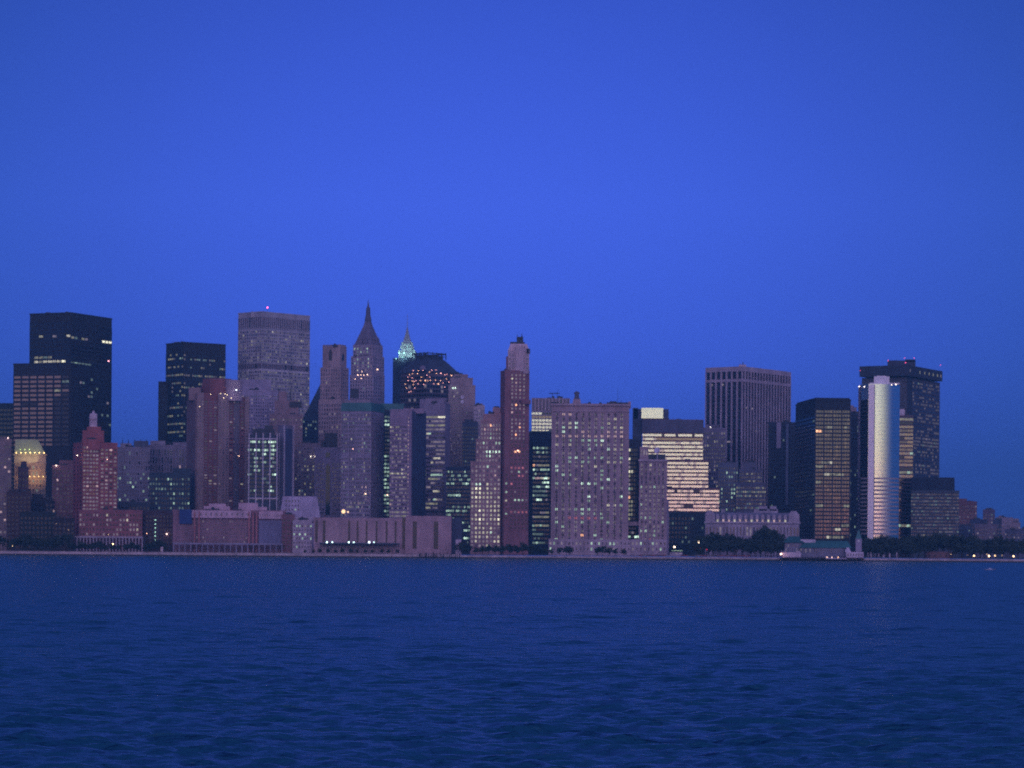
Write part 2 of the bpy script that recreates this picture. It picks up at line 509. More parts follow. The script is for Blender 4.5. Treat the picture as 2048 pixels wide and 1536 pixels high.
# red brick tower with cupola
P = two_faces(146, 164, 197, 2640, 60)
b = Bld('brick_apartment_tower', 'red brick tower stepping up to a pale round cupola', 'apartment building', two_faces(146, 165, 234, 2640, 26), 2640, BRICK, 100)
b.body(886)
b.face(0, 890, 1075, 3, 7.6, .4, .5, unlit='k')
b.face(1, 891, 1076, 5, 7.6, .72, .46, i1=.46, lit={'p': .05, 'd': .42}, unlit='nd', rows=None)
b.face(1, 895, 1040, 4, 7.6, .62, .46, i0=.5, lit={'p': .05, 'd': .35, 'o': .02}, unlit='nkd')
FP = front(163, 199, 2639, 20)
b.body(880, 900, plan=front(163, 199, 2642, 20))
b.body(862, 884, plan=front(164, 207, 2648, 18), part='crown')
b.body(854, 864, plan=front(173, 201, 2651, 12), part='crown')
b.lamp(154, 911, (1, .8, .65), .6, 30); b.lamp(214, 919, (1, .5, .4), .35, 12)
cx, D = X(185.5, 2657), 2657
z0 = b.z(856); zt = b.z(819)
cu = b.mb('cupola', wall_mat((.50, .40, .46)))
hh = zt - z0
cu.lathe(cx, D, [(4.6, z0), (4.6, z0 + 1), (3.9, z0 + 1.2), (3.9, z0 + hh * .22)], 12)
for k in range(10):
    a = 2 * math.pi * k / 10
    cu.bar((cx + 3.3 * math.cos(a), D + 3.3 * math.sin(a), z0 + hh * .2), (cx + 3.3 * math.cos(a), D + 3.3 * math.sin(a), z0 + hh * .56), .45, seg=6)
cu.lathe(cx, D, [(2.3, z0 + hh * .2), (2.3, z0 + hh * .56)], 10)
cu.lathe(cx, D, [(3.9, z0 + hh * .55), (3.9, z0 + hh * .76), (3.2, z0 + hh * .82), (1.2, z0 + hh * .86), (.9, z0 + hh * .95), (.15, zt)], 14)
b.done()
b = Bld('brick_apartment_building', 'low red brick wing in front of the cupola tower above a pale arcade', 'apartment building', front(158, 285, 2600, 22), 2600, (.27, .10, .11), 60)
b.body(1022); b.face(0, 1026, 1074, 19, 9, .5, .5, lit={'d': .30, 'w': .03, 'g': .02}, unlit='k')
m = b.mb('arcade', wall_mat((.36, .30, .36)))
pa = front(134, 286, 2592, 6); u = pa[1] - pa[0]; L = u.length; u /= L; nn = Vector((0, -1))
zt, zb = b.z(1073), GROUND_Z
m.box(pa[0], u, nn, 0, L, -5, 0, zt - 1.6, zt)
for k in range(24): m.box(pa[0], u, nn, k * (L - 1) / 23, k * (L - 1) / 23 + 1.0, -4, -.1, zb, zt - 1.6)
b.done()

# grey limestone buildings between brick tower and black tower
b = Bld('limestone_office_building', 'grey limestone building with attic turrets behind green lit windows', 'office building', front(232, 300, 2860, 30), 2860, (.22, .20, .26), 40)
b.body(896); b.roofbox(240, 262, 886, 897); b.roofbox(268, 296, 881, 897, 'mansard_roof', wall_mat((.09, .10, .14)))
for k in range(5): b.mast(244 + k * 12, 878, 890, .8, 'turret')
b.face(0, 902, 940, 14, 9, .5, .7, lit={'t': .03}, unlit='k')
b.face(0, 944, 1030, 13, 8.4, .6, .5, lit={'g': .10, 't': .12}, unlit='k'); b.done()
b = Bld('gothic_office_building', 'grey gothic building with tall narrow bays left of the balcony tower', 'office building', front(286, 380, 2900, 30), 2900, (.24, .21, .27), 20)
b.body(892); b.roofbox(300, 330, 881, 893); b.roofbox(345, 372, 884, 893)
for k in range(8): b.mast(292 + k * 11, 882, 893, .9, 'turret')
b.face(0, 898, 960, 16, 16, .45, .8, lit={'p': .01}, unlit='kkb'); b.done()
low('glass_office_building', 'dark green glass building with a row of small green lights and a thin pale edge', 'office building', 298, 380, 948, 2740, (.04, .06, .08), 14, 9.5, {'t': .30, 'g': .04}, roofs=[(345, 382, 936, 949)], singles=60, hf=.45)
low('office_building', 'dark block with four lit windows stacked on its left, left of the blue screen', 'office building', 228, 300, 1006, 2700, (.05, .06, .08), 10, 9, {'g': .05}, roofs=[(250, 276, 1009, 1012)])
low('brick_building', 'low dark red building carrying a vertical string of green lit windows', 'apartment building', 284, 346, 1023, 2610, (.06, .035, .045), 9, 8.6, {'d': .015}, singles=40,
    extra=lambda b: (b.lamp(334, 1068, (1, .7, .6), .6, 25), b.lamp(294, 1067, (1, .5, .3), .3, 8), [b.lamp(311, 1040 + k * 8, (.5, .95, .75), .55, 2.0, 'lit_window') for k in range(6)]))

# second black tower
P = two_faces(330, 365, 449, 3050, 38)
b = Bld('black_office_tower', 'black glass tower with scattered greenish lit floors and a lower left shoulder', 'office building', P, 3050, DARK, 100)
b.body(685)
def fl(j, nf): return [.3, 1, .2, .8, .1, 1.6, .2, 1.3, .4, .2, .9, .1][j % 12]
b.face(0, 704, 900, 9, 8.2, .8, .42, lit={'y': .20, 't': .20, 'e': .2, 'g': .02}, unlit='k', rowp=fl)
b.face(1, 706, 900, 20, 8.2, .8, .42, lit={'y': .09, 't': .16, 'e': .2, 'g': .01, 'p': .004}, unlit='k', rowp=fl)
b.body(762, plan=front(315, 334, 3075, 30), part='side_wing'); b.done()

# residential tower with balcony stripes
P = two_faces(372, 390, 497, 2760, 20)
b = Bld('apartment_tower', 'brown apartment tower with striped balcony columns and a dark red octagonal top', 'apartment building', P, 2760, (.24, .155, .165), 100)
b.body(800)
RED = wall_mat((.20, .075, .085)); LT = wall_mat((.27, .185, .195)); DK = wall_mat((.13, .105, .14))
p0, p1 = b.plan[1], b.plan[2]; u = p1 - p0; L = u.length; u /= L; nn = Vector((u.y, -u.x))
zt, zb = b.z(789), GROUND_Z
def fx(px):
    best = min(range(0, 1001), key=lambda i: abs((p0 + u * L * i / 1000).x / (p0 + u * L * i / 1000).y * FPX + 1024 - px)); return best / 1000
segs = [(391, 405, LT, 1.5, 'bay'), (405, 433, RED, 1.0, 'balcony_bay'), (433, 455, LT, 2.6, 'bay'), (455, 464, RED, 1.2, 'balcony_bay'), (464, 476, DK, 1.0, 'bay'), (478, 486, RED, .9, 'balcony_bay'), (487, 496, LT, .8, 'bay')]
for i, (l, r, mt, d, nm) in enumerate(segs):
    a0, a1 = fx(l) * L, fx(r) * L
    zt_ = b.z(785 if l < 470 else 792, (l + r) / 2)
    b.mb('%s#%d' % (nm, i), mt).box(p0, u, nn, a0, a1, -4, d, zb, zt_)
    if nm == 'balcony_bay':
        pl_ = [p0 + u * a0 + nn * d, p0 + u * a1 + nn * d, p0 + u * a1 - nn * 3, p0 + u * a0 - nn * 3]
        b.face(0, 800, 1015, 3 if r - l > 12 else 1, 5.6, .62, .5, plan=pl_, lit={'d': .10, 'y': .02}, unlit='kkb', spans=False, part='%s#%d' % (nm, i), mat=mt)
    else:
        pl_ = [p0 + u * a0 + nn * d, p0 + u * a1 + nn * d, p0 + u * a1 - nn * 3, p0 + u * a0 - nn * 3]
        b.face(0, 800, 1015, 3, 5.6, .34, .45, plan=pl_, lit={'d': .02, 'p': .003}, unlit='bk', piers=False, spans=False, part='%s#%d' % (nm, i), mat=mt)
b.body(776, 800, plan=front(376, 400, 2768, 20), part='shoulder', mat=LT)
cx = X(434, 2785)
b.mb('crown', RED).lathe(cx, 2785, [(17, b.z(800)), (17, b.z(772)), (15.5, b.z(757)), (15, b.z(755))], 8, ph=.39)
cx2 = X(466, 2775)
b.mb('roof_tank', wall_mat((.36, .27, .33))).lathe(cx2, 2775, [(8.5, b.z(800)), (8.5, b.z(760)), (8.0, b.z(758))], 18)
b.lamp(471, 780, (.9, .95, 1), .7, 40, dd=-2)
for px, py in ((420, 788), (440, 787), (449, 788), (453, 790), (446, 796), (461, 796), (398, 813)): b.lamp(px, py, (1, .75, .45), .32, 5, 'terrace_light', -3.5)
b.lamp(477, 912, (1, .6, .4), .45, 18, dd=3); b.done()

# striped pale tower
P = two_faces(474, 521, 617, 3100, 48)
b = Bld('striped_office_tower', 'tall grey lilac slab with fine stripes, a dark crown and a dark mid band', 'office building', P, 3100, (.37, .35, .41), 100)
b.body(624)
st = {'w': .015, 'y': .07, 'e': .40}
def s4(j, nf): return [1, .6, 1.2, .4, 1.4, .8, .3][j % 7]
for e, nb in ((0, 11), (1, 25)):
    b.face(e, 632, 656, nb, 24, .62, .9, unlit='k')
    b.face(e, 659, 724, nb, 6.6, .62, .55, lit=st, unlit='hhb', rowp=s4)
    b.face(e, 726, 737, nb, 11, .9, .9, unlit='k')
    b.face(e, 740, 880, nb, 6.6, .62, .55, lit=st, unlit='hhb', rowp=s4)
for e in (0, 1):
    p, q = P[e], P[e + 1]; u = q - p; L = u.length; u /= L
    b.mb('pale_band', wall_mat((.50, .46, .52))).box(p, u, Vector((u.y, -u.x)), .1, L - .1, -.2, .6, b.z(741.5), b.z(738))
b.roofbox(499, 521, 623, 632); b.mast(532, 612, 634, .35); b.lamp(532, 615, (1, .1, .25), .8, 14, 'beacon', 10); b.done()
b = Bld('office_building', 'plain pale lilac block between the balcony tower and the brown setback building', 'office building', front(468, 560, 2960, 30), 2960, (.29, .25, .36), 20)
b.body(782); b.roofbox(478, 540, 758, 783, 'upper_storeys', b.wall, 6, 22); b.face(0, 790, 900, 20, 6.4, .5, .45, lit={'d': .06}, unlit='bbk'); b.done()
b = Bld('setback_building', 'brown setback building with small roof turrets in front of the striped slab', 'office building', front(538, 604, 2900, 30), 2900, (.26, .175, .19), 40)
b.body(830); b.roofbox(548, 596, 800, 831, 'upper_storeys', b.wall, 5, 22); b.roofbox(556, 572, 782, 801, 'upper_storeys', b.wall, 8, 14)
b.roofbox(578, 602, 803, 812, 'roof_plant', DARKMETAL, 4); b.mast(556, 776, 800, .9, 'turret'); b.mast(580, 776, 802, .9, 'turret')
b.face(0, 836, 1010, 13, 7, .42, .5, lit={'y': .03, 'd': .05}, unlit='kkb', rowp=lambda j, n: 6 if j == 0 else 1); b.done()

# white frame office
b = Bld('white_frame_office', 'office block with a white grid frame and many green lit windows', 'office building', front(495, 556, 2720, 28), 2720, (.05, .06, .08), 100)
b.body(872)
FR = wall_mat((.50, .44, .52))
b.face(0, 880, 1002, 15, 8.1, .84, .50, lit=None, unlit='k', part='wall', piers=False,
       rows=['.gGG.g.gg.GGGg.', 'd.......t..gG..', 'gg.GgG.gGg.gGg.', '..t....GG..gg..', 'd..gg.d....gd..', '...gd..gg...tt.', '.t.gg..t...gd..', 't..gdg.......t.', 'gt........d.gG.', '.......gt......', 't......d.tt....', '...........g...', '.t.g...t..gGg..', '...............', '....d..........'])
m = b.mb('frame', FR); p0, p1 = b.plan[0], b.plan[1]; u = p1 - p0; L = u.length; u /= L; nn = Vector((0, -1))
for k in range(5): m.box(p0, u, nn, 1.2 + k * (L - 2.4) / 4 - .5, 1.2 + k * (L - 2.4) / 4 + .5, -.3, .95, b.z(1022), b.z(866))
for py in (879, 998): m.box(p0, u, nn, .3, L - .3, -.3, .85, b.z(py), b.z(py) + 1.1)
b.roofbox(504, 548, 857, 873, 'roof_plant', DARKMETAL); b.roofbox(528, 545, 850, 860, 'roof_plant', DARKMETAL, 10); b.mast(530, 846, 858)
b.done()
b = Bld('stair_tower', 'grey tower with bright edge ribs and a dark panel, right of the white grid', 'office building', two_faces(555, 566, 587, 2730, 50), 2730, (.16, .15, .22), 0)
b.body(852)
m = b.mb('rib', FR); p0, p1, p2 = b.plan[0], b.plan[1], b.plan[2]
for a_, c_ in ((p1, p2),):
    u = c_ - a_; L = u.length; u /= L; nn = Vector((u.y, -u.x))
    for t0 in (.06, .94): m.box(a_, u, nn, L * t0 - .45, L * t0 + .45, -.2, .6, GROUND_Z, b.z(850))
    b.mb('panel', wall_mat((.05, .06, .12))).box(a_, u, nn, L * .2, L * .8, -.2, .2, GROUND_Z, b.z(857))
u = p1 - p0; L = u.length; u /= L; nn = Vector((-u.y, u.x)) * -1
nn = Vector((u.y, -u.x))
m.box(p0, u, nn, L * .2, L * .32, -.2, .5, GROUND_Z, b.z(866)); b.done()

b = Bld('dark_sloped_tower', 'dark blue wedge of a tower with a slanting top left of the crenellated tower', 'office building', front(604, 642, 3060, 30), 3060, (.03, .045, .08), 20)
zb, z8 = GROUND_Z, b.z(838)
m = b.mb('wall'); m.prism(b.plan, zb, z8)
a0, a1, a2, a3 = b.plan
m.prism(b.plan, z8, b.z(768), [a1 + (a0 - a1) * .08, a1, a2, a2 + (a3 - a2) * .08])
b.face(0, 840, 930, 8, 7, .6, .5, lit={'t': .15, 'y': .05}, unlit='k'); b.done()
low('office_building', 'brown grey building with two white lamps at its roof line', 'office building', 596, 640, 888, 2860, (.22, .17, .2), 8, 7, {'y': .10, 't': .05}, 'kkb', singles=30, extra=lambda b: (b.lamp(621, 913, (1, .9, .7), .5, 8), b.lamp(629, 913, (1, .9, .7), .5, 10)))

# crenellated tower
P = two_faces(636, 681, 697, 2950, 68)
b = Bld('limestone_tower', 'pinkish stone tower with a crenellated top and one tall arched opening', 'office building', P, 2950, PB, 60)
b.body(800); CR = front(641, 694, 2962, 34); b.body(735, 802, plan=two_faces(639, 679, 695, 2956, 68)); b.body(692, 740, plan=two_faces(643, 678, 691, 2962, 68))
b.face(0, 736, 800, 8, 8.5, .42, .62, plan=two_faces(639, 679, 695, 2956, 68), unlit='kkb', lit={'y': .01})
b.face(1, 736, 800, 4, 8.5, .42, .62, plan=two_faces(639, 679, 695, 2956, 68), unlit='kkb')
b.face(0, 806, 980, 9, 8.5, .42, .55, lit={'y': .02, 'd': .03}, unlit='kkb'); b.face(1, 806, 980, 5, 8.5, .42, .55, unlit='kkb')
T = two_faces(643, 678, 691, 2962, 68); u = T[1] - T[0]; L = u.length; u /= L; nn = Vector((u.y, -u.x)); zt = b.z(692)
m = b.mb('crenellation')
for k in range(7): m.box(T[0], u, nn, k * L / 7 + .3, (k + .55) * L / 7 + .3, -2, .1, zt, zt + 2.6)
u2 = T[2] - T[1]; L2 = u2.length; u2 /= L2; n2 = Vector((u2.y, -u2.x))
for k in range(4): m.box(T[1], u2, n2, k * L2 / 4, (k + .55) * L2 / 4, -2, .1, zt, zt + 2.6)
m = b.mb('arched_opening', PANE['k']); m.box(T[0], u, nn, L * .36, L * .54, -.1, .12, b.z(719), b.z(700))
m.box(T[0], u, nn, L * .40, L * .50, -.1, .13, b.z(700), b.z(697)); b.mb('side_opening', PANE['k']).box(T[1], u2, n2, L2 * .3, L2 * .6, -.1, .12, b.z(719), b.z(706))
b.done()

# pyramid-roofed skyscraper
P = two_faces(698, 744, 767, 3180, 62)
b = Bld('spired_skyscraper', 'tall lilac stone skyscraper with a steep pyramid roof and the tallest needle spire', 'skyscraper', P, 3180, (.34, .29, .37), 80)
b.body(750)
P2 = two_faces(700, 743, 766, 3186, 62); b.body(712, 755, plan=P2); P3_ = two_faces(704, 742, 763, 3192, 62); b.body(689, 715, plan=P3_)
c = sum(P3_, Vector((0, 0))) / 4
ROOFM = wall_mat((.17, .15, .22))
m = b.mb('pyramid_roof', ROOFM)
def shrink(P_, f): return [c + (p - c) * f for p in P_]
zz_ = [b.z(v) for v in (689, 683, 660, 647, 637)]
m.prism(shrink(P3_, 1.0), zz_[0], zz_[1], shrink(P3_, .86)); m.prism(shrink(P3_, .86), zz_[1], zz_[2], shrink(P3_, .50)); m.prism(shrink(P3_, .50), zz_[2], zz_[3], shrink(P3_, .30)); m.prism(shrink(P3_, .30), zz_[3], zz_[4], shrink(P3_, .20))
for i in range(2):
    q0, q1 = P3_[i], P3_[i + 1]
    for t in (.2, .5, .8):
        pp = q0.lerp(q1, t); pp = c + (pp - c) * .82
        m.abox(pp.x, pp.y, b.z(684), 2.2, 2.2, 5, ROOFM, .5); m.lathe(pp.x, pp.y, [(1.6, b.z(684) + 5), (.1, b.z(684) + 8)], 4, ph=.8)
s_ = b.mb('spire', wall_mat((.10, .10, .16)))
cx = c.x
s_.lathe(c.x, c.y, [(3.9, b.z(638)), (3.6, b.z(632)), (2.7, b.z(626)), (2.4, b.z(612)), (1.4, b.z(610)), (.7, b.z(603)), (.15, b.z(595))], 8)
b.face(0, 692, 712, 6, 7, .35, .55, plan=P3_, unlit='kb', rows=['ggt.g.', '.tgdg.', '.g....'])
b.face(1, 692, 712, 4, 7, .35, .55, plan=P3_, unlit='kb')
b.face(0, 714, 750, 8, 7, .35, .55, plan=P2, unlit='kbb', rows=['.dgd..g.', '.gt.g.w.', '..d.d.gd', '..w..d..', '........'])
b.face(1, 714, 750, 5, 7, .35, .55, plan=P2, unlit='kbb')
b.face(0, 752, 880, 9, 7, .38, .6, unlit='kbb', lit={'t': .03}); b.face(1, 752, 880, 5, 7, .38, .6, unlit='kbb')
for px, py in ((708, 758), (714, 750), (720, 750), (726, 750), (733, 749.5), (722, 743), (753, 739), (752, 752), (755, 758), (721, 757)): b.lamp(px, py, (1, .62, .45), .65 if px in (733, 714, 755, 753) else .45, 5, 'work_light', -1 if px < 745 else 14)
b.roofbox(699, 716, 781, 797, 'roof_plant', DARKMETAL, -34, 8); b.done()

# crown-lit spire
P = two_faces(784, 817, 850, 3280, 50)
b = Bld('spired_skyscraper', 'dark tower whose small spire glows turquoise under floodlights', 'skyscraper', P, 3280, (.05, .055, .09), 20)
b.body(716)
b.face(0, 722, 810, 9, 40, .45, .95, unlit='bk'); b.face(1, 722, 810, 9, 40, .45, .95, unlit='bk')
c = sum(P, Vector((0, 0))) / 4; c = Vector((X(812, c.y), c.y))
CW = wall_mat((.38, .40, .42)); SPI = wall_mat((.20, .18, .26))
def sqp(w, ang=.75): return [c + Vector((math.cos(ang + k * math.pi / 2), math.sin(ang + k * math.pi / 2))) * w * .707 for k in range(4)]
m = b.mb('crown', CW)
dz = lambda py: Z(812, py, c.y)
m.prism(sqp(19), dz(722), dz(706)); m.prism(sqp(14), dz(706), dz(697)); m.prism(sqp(11.5), dz(697), dz(688))
for w, py, h in ((18, 706, 4), (13.5, 697, 4), (11, 688, 3)):
    for q in sqp(w): m.abox(q.x, q.y, dz(py) - 1, 1.6, 1.6, h, CW, .75)
for i in range(4):
    q0, q1 = sqp(11.8)[i], sqp(11.8)[(i + 1) % 4]
    for t in (.2, .4, .6, .8):
        pp = q0.lerp(q1, t); m.abox(pp.x, pp.y, dz(697), .8, .8, dz(688) - dz(697), CW, .75)
m = b.mb('spire', SPI)
m.prism(sqp(10.5), dz(688), dz(683), sqp(9)); m.prism(sqp(9), dz(683), dz(668), sqp(4)); m.prism(sqp(4), dz(668), dz(653), sqp(.5)); m.bar((c.x, c.y, dz(654)), (c.x, c.y, dz(628)), .45, .2)
def bl(px, py, col, r, s_, dd=-12): b.lamp(px, py, col, r, s_, 'floodlight', (c.y - b.D) + dd)
for px, py, r in ((796, 706, 1.2), (797, 703, .6), (806, 706, 1.4), (822, 706.5, 1.0), (790, 717, .8), (803, 715, .8), (806, 715, .8), (813, 722, .5), (812, 694, .6), (817, 697, .5)): bl(px, py, (.42, 1, .90), r * .8, 2.4)
r_ = b.done()
flood(r_, (c.x - 8, c.y - 22, dz(712)), (.5, 1, .92), 5500, 6, (c.x, c.y, dz(688)))
flood(r_, (c.x + 14, c.y - 18, dz(712)), (.5, 1, .9), 2200, 6, (c.x, c.y, dz(690)))

# tower under construction
P = two_faces(800, 852, 912, 3080, 46)
b = Bld('tower_under_construction', 'unfinished tower with a dark truncated pyramid roof and strings of orange work lights', 'skyscraper', P, 3080, (.10, .085, .12), 20)
b.body(744)
for e, nb in ((0, 10), (1, 11)): b.face(e, 750, 830, nb, 8.6, .86, .62, unlit='k', lit={'d': .06})
c = sum(P, Vector((0, 0))) / 4
m = b.mb('pyramid_roof', wall_mat((.045, .06, .10)))
big = [c + (p - c) * 1.08 for p in P]; m.prism(big, b.z(744), b.z(741)); m.prism([c + (p - c) * 1.05 for p in P], b.z(741), b.z(716), [c + (p - c) * .55 for p in P]); m.prism([c + (p - c) * .5 for p in P], b.z(716), b.z(708))
m = b.mb('steel_frame', DARKMETAL)
q = [c + (p - c) * .60 for p in P]
for i in range(4):
    a_, d_ = q[i], q[(i + 1) % 4]
    for t in (0, .25, .5, .75):
        pp = a_.lerp(d_, t); m.bar((pp.x, pp.y, b.z(716)), (pp.x, pp.y, b.z(702)), .6)
    m.bar((a_.x, a_.y, b.z(704)), (d_.x, d_.y, b.z(704)), .6); m.bar((a_.x, a_.y, b.z(710)), (d_.x, d_.y, b.z(705)), .4)
m = b.mb('oculus', wall_mat((.2, .17, .24)))
oc = P[1]; m.lathe(X(843.5, 3077), 3077, [(3.6, b.z(740)), (3.6, b.z(736)), (2.5, b.z(732.5)), (1, b.z(731.5))], 12)
WL = [(824.5, 741), (835, 741), (844, 741), (862, 740), (870, 740), (817.5, 749), (823, 747.5), (814, 754), (822.5, 756), (814.5, 761), (823, 762), (826, 763), (830, 761.5), (839, 761), (849, 761), (853.5, 761.5), (859, 760.5), (869, 760), (879, 761.5), (871, 747), (880, 746.5), (888, 749.5), (892, 748.5), (901, 751), (896, 764), (866, 767), (875, 768), (811, 776), (816.5, 784), (820, 783), (825, 769), (888, 774), (843, 801)]
for px, py in WL + [(833, 747), (841, 754), (852, 750), (858, 754), (834, 768), (846, 769), (884, 766), (891, 758), (809, 768), (828, 776), (857, 744)]:
    dd = (abs(px - 852) / FPX * 3080 * (1.0)) - 2.5
    b.lamp(px, py, (1, .50, .30) if int(px) % 2 else (1, .42, .42), .72 if px in (880, 901, 875, 849) else .45, 3.2, 'work_light', dd)
b.body(801, 1000, plan=front(838, 884, 3050, 20), part='lower_storeys', mat=wall_mat((.2, .17, .25)), cap=False); b.done()

# brown tower with chamfered top, two round dishes
b = Bld('brown_office_tower', 'plain brown tower with a stepped top and two pale round dishes on its front', 'office building', front(895, 949, 2940, 30), 2940, (.29, .22, .24), 60)
b.body(772); b.body(757, 774, plan=front(899, 944, 2942, 26)); b.body(750, 760, plan=front(905, 934, 2945, 20))
b.face(0, 782, 960, 14, 7.2, .4, .5, lit={'d': .05, 'w': .012}, unlit='kb', i1=.55)
b.face(0, 822, 960, 10, 7.2, .6, .5, lit={'t': .02}, unlit='k', i0=.58)
for px, py in ((904, 776), (909, 776)): b.lamp(px, py, (.7, 1, .8), .7, 3, 'lit_window')
m = b.mb('dish', wall_mat((.55, .50, .62)))
for py in (794.5, 804):
    cx, zc = X(923, 2939), b.z(py)
    k = [(cx + 1.9 * math.cos(t * .5236), zc + 1.9 * math.sin(t * .5236)) for t in range(12)]
    n0 = len(m.v); m.v += [(x, 2939.6, z) for x, z in k] + [(x, 2938.9, z) for x, z in k]
    m.f.append(tuple(range(n0 + 12, n0 + 24))); m.m.append(0)
    for t in range(12): m.f.append((n0 + t, n0 + (t + 1) % 12, n0 + 12 + (t + 1) % 12, n0 + 12 + t)); m.m.append(0)
b.mast(921, 744, 752); b.done()
low('office_building', 'pale stone building stepping down right of the brown tower', 'office building', 946, 968, 812, 2900, PALE, 5, 7.5, {'d': .1}, 'kkb', roofs=[(950, 964, 806, 813)])
low('office_building', 'dark teal glass block between the brown tower and the pink brick tower', 'office building', 924, 955, 846, 2860, (.04, .06, .10), 7, 7.5, {'t': .04}, roofs=[(928, 946, 838, 847)])
low('office_building', 'flat grey roofed block below the unfinished tower', 'office building', 846, 898, 806, 2990, (.25, .21, .29), 10, 7.5, {'d': .1}, 'kb', roofs=[(872, 892, 795, 807)])

# copper-band tower
P = two_faces(682, 741, 766, 2740, 74)
b = Bld('office_tower', 'broad lilac office tower with a green copper band under its roof', 'office building', P, 2740, (.27, .23, .31), 80)
b.body(820)
c = sum(P, Vector((0, 0))) / 4
m = b.mb('copper_band', COPPER)
m.prism([c + (p - c) * 1.03 for p in P], b.z(822), b.z(807)); m.prism([c + (p - c) * .97 for p in P], b.z(807), b.z(805))
m2 = b.mb('upper_storey', wall_mat((.27, .22, .27))); m2.prism([c + (p - c) * .86 for p in P], b.z(805), b.z(799))
def s12(j, nf): return [.2, 1.0, 1.3, .2, .5, .6, .6, .9, .7, .3][j % 10] * (1.3 if j > 12 else 1)
b.face(0, 826, 906, 16, 7.9, .62, .5, lit={'g': .05, 't': .08, 'w': .03, 'y': .05, 'd': .06}, unlit='bkb', rowp=s12)
b.face(0, 914, 1034, 16, 7.9, .62, .5, lit={'t': .12, 'y': .16, 'p': .01, 'd': .1}, unlit='bkb', rowp=s12)
b.face(1, 826, 1034, 6, 7.9, .5, .5, unlit='kb')
u = P[1] - P[0]; L = u.length; u /= L; nn = Vector((u.y, -u.x)); m = b.mb('pilaster', wall_mat((.33, .28, .37)))
for k in (0, 4, 8, 12, 16): m.box(P[0], u, nn, max(0, L * k / 16 - .5), min(L, L * k / 16 + .5), -.2, .8, GROUND_Z, b.z(823))
b.lamp(731, 987.5, (1, .6, .4), .6, 14, dd=-6); b.lamp(705, 898, (1, .5, .4), .4, 8, dd=-8)
b.lamp(687, 1023, (1, .62, .32), 2.0, 2.0, dd=-60); b.lamp(696, 1024, (1, .66, .42), .9, 2.0, dd=-60); b.done()
b = Bld('glass_office_building', 'dark recessed glass building with a column of green lit windows, capped by green copper', 'office building', front(762, 784, 2790, 30), 2790, (.03, .05, .08), 60)
b.body(824); b.face(0, 830, 1034, 4, 7.9, .8, .5, rows=['.tt.', 'tgt.', '.GG.', '....', '....', '....', '..t.', '....', '....', '....', '.gtt', '.t..', '.gt.', 'tgg.'] + ['.gg.', '.tg.', 'gg..', '.gt.', '.gg.', '..t.', '.gg.', '.gt.', '.tgt', '..t.', '.gt.', '..t.'], unlit='k')
m = b.mb('copper_band', COPPER); q = front(758, 806, 2800, 25); m.prism(q, b.z(830), b.z(808)); m.prism([q[0] - Vector((1, 0)), q[1] + Vector((1, 0)), q[2], q[3]], b.z(808), b.z(806)); b.lamp(774.5, 990, (1, .5, .35), .6, 12); b.done()

# lilac tower with rounded side, its shade put into the colour
P = two_faces(779, 822, 850, 2730, 70)
b = Bld('office_tower', 'lilac ribbon-windowed tower with a dark blue right side and a string of pink stair lights', 'office building', P, 2730, (.29, .22, .30), 80)
b.body(820)
rr = {6: 1.8, 0: 1.2, 12: 3, 13: 1.4, 22: 2.5, 23: 3, 17: 1.0}
b.face(0, 850, 1036, 9, 7.6, .85, .42, lit={'w': .05, 'y': .17, 'd': .12, 'p': .03}, unlit='bkd', rowp=lambda j, n: rr.get(j, .35), i1=.80)
b.face(0, 832, 1036, 1, 7.6, .4, .42, lit={'p': .7, 'd': .3}, i0=.82, i1=.9)
bm_ = b.mb('shade_side', wall_mat((.07, .08, .14)))  # shade of the right face painted as a dark facing
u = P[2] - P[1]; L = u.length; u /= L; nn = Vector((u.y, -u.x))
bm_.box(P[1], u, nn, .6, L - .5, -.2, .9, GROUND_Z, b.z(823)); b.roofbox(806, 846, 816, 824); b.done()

# ribbon window building
b = Bld('ribbon_window_building', 'office block with curved-looking bright ribbon windows at its top', 'office building', two_faces(847, 889, 899, 2840, 76), 2840, (.25, .21, .29), 60)
b.body(808); b.roofbox(850, 886, 796, 809)
rows = ['yyyyyyWWW', 'dd.dddddd', 'ddyyydyyy', 'wdddddddd', '.wg......', 'dd.......', '...dddddd', '.dddd.ddd', '.....dddd', '.d...dddd', '....www..', 'd..w.dddd', '.........', 'y..ddddd.', 'g..ggggg.', 'd.yyyyd..', '...dd....', '.dd......', 'd...wwy..', '.........', '..d.gwdd.', 'yyyyyy...', 'yyy.dd...']
b.face(0, 830, 1028, 9, 8.4, .96, .45, unlit='bbk', rows=rows, piers=False); b.done()
b = Bld('glass_office_building', 'dark teal glass block with rows of green white lights above the long low building', 'office building', front(892, 944, 2780, 30), 2780, (.035, .05, .09), 90)
b.body(936)
b.face(0, 940, 1096, 16, 7.9, .66, .5, unlit='kkb', rows=['.g.g..t....g....', '...gg..gg.tgg...', '..t.gd..gg...gg.', 'gg.gg.....ggGg..', '................', '.......t........', '.gggggGGG.......', '................', '................', '....gt.gt..g.gg.', 'ggggg.ggt.ggg...', 'tgg....t..t.....', '....g...........', '..........gt.t..', '..............g.', '...........GGgg.', '.........t......', '...........GGgt.', '.............t..']); b.done()

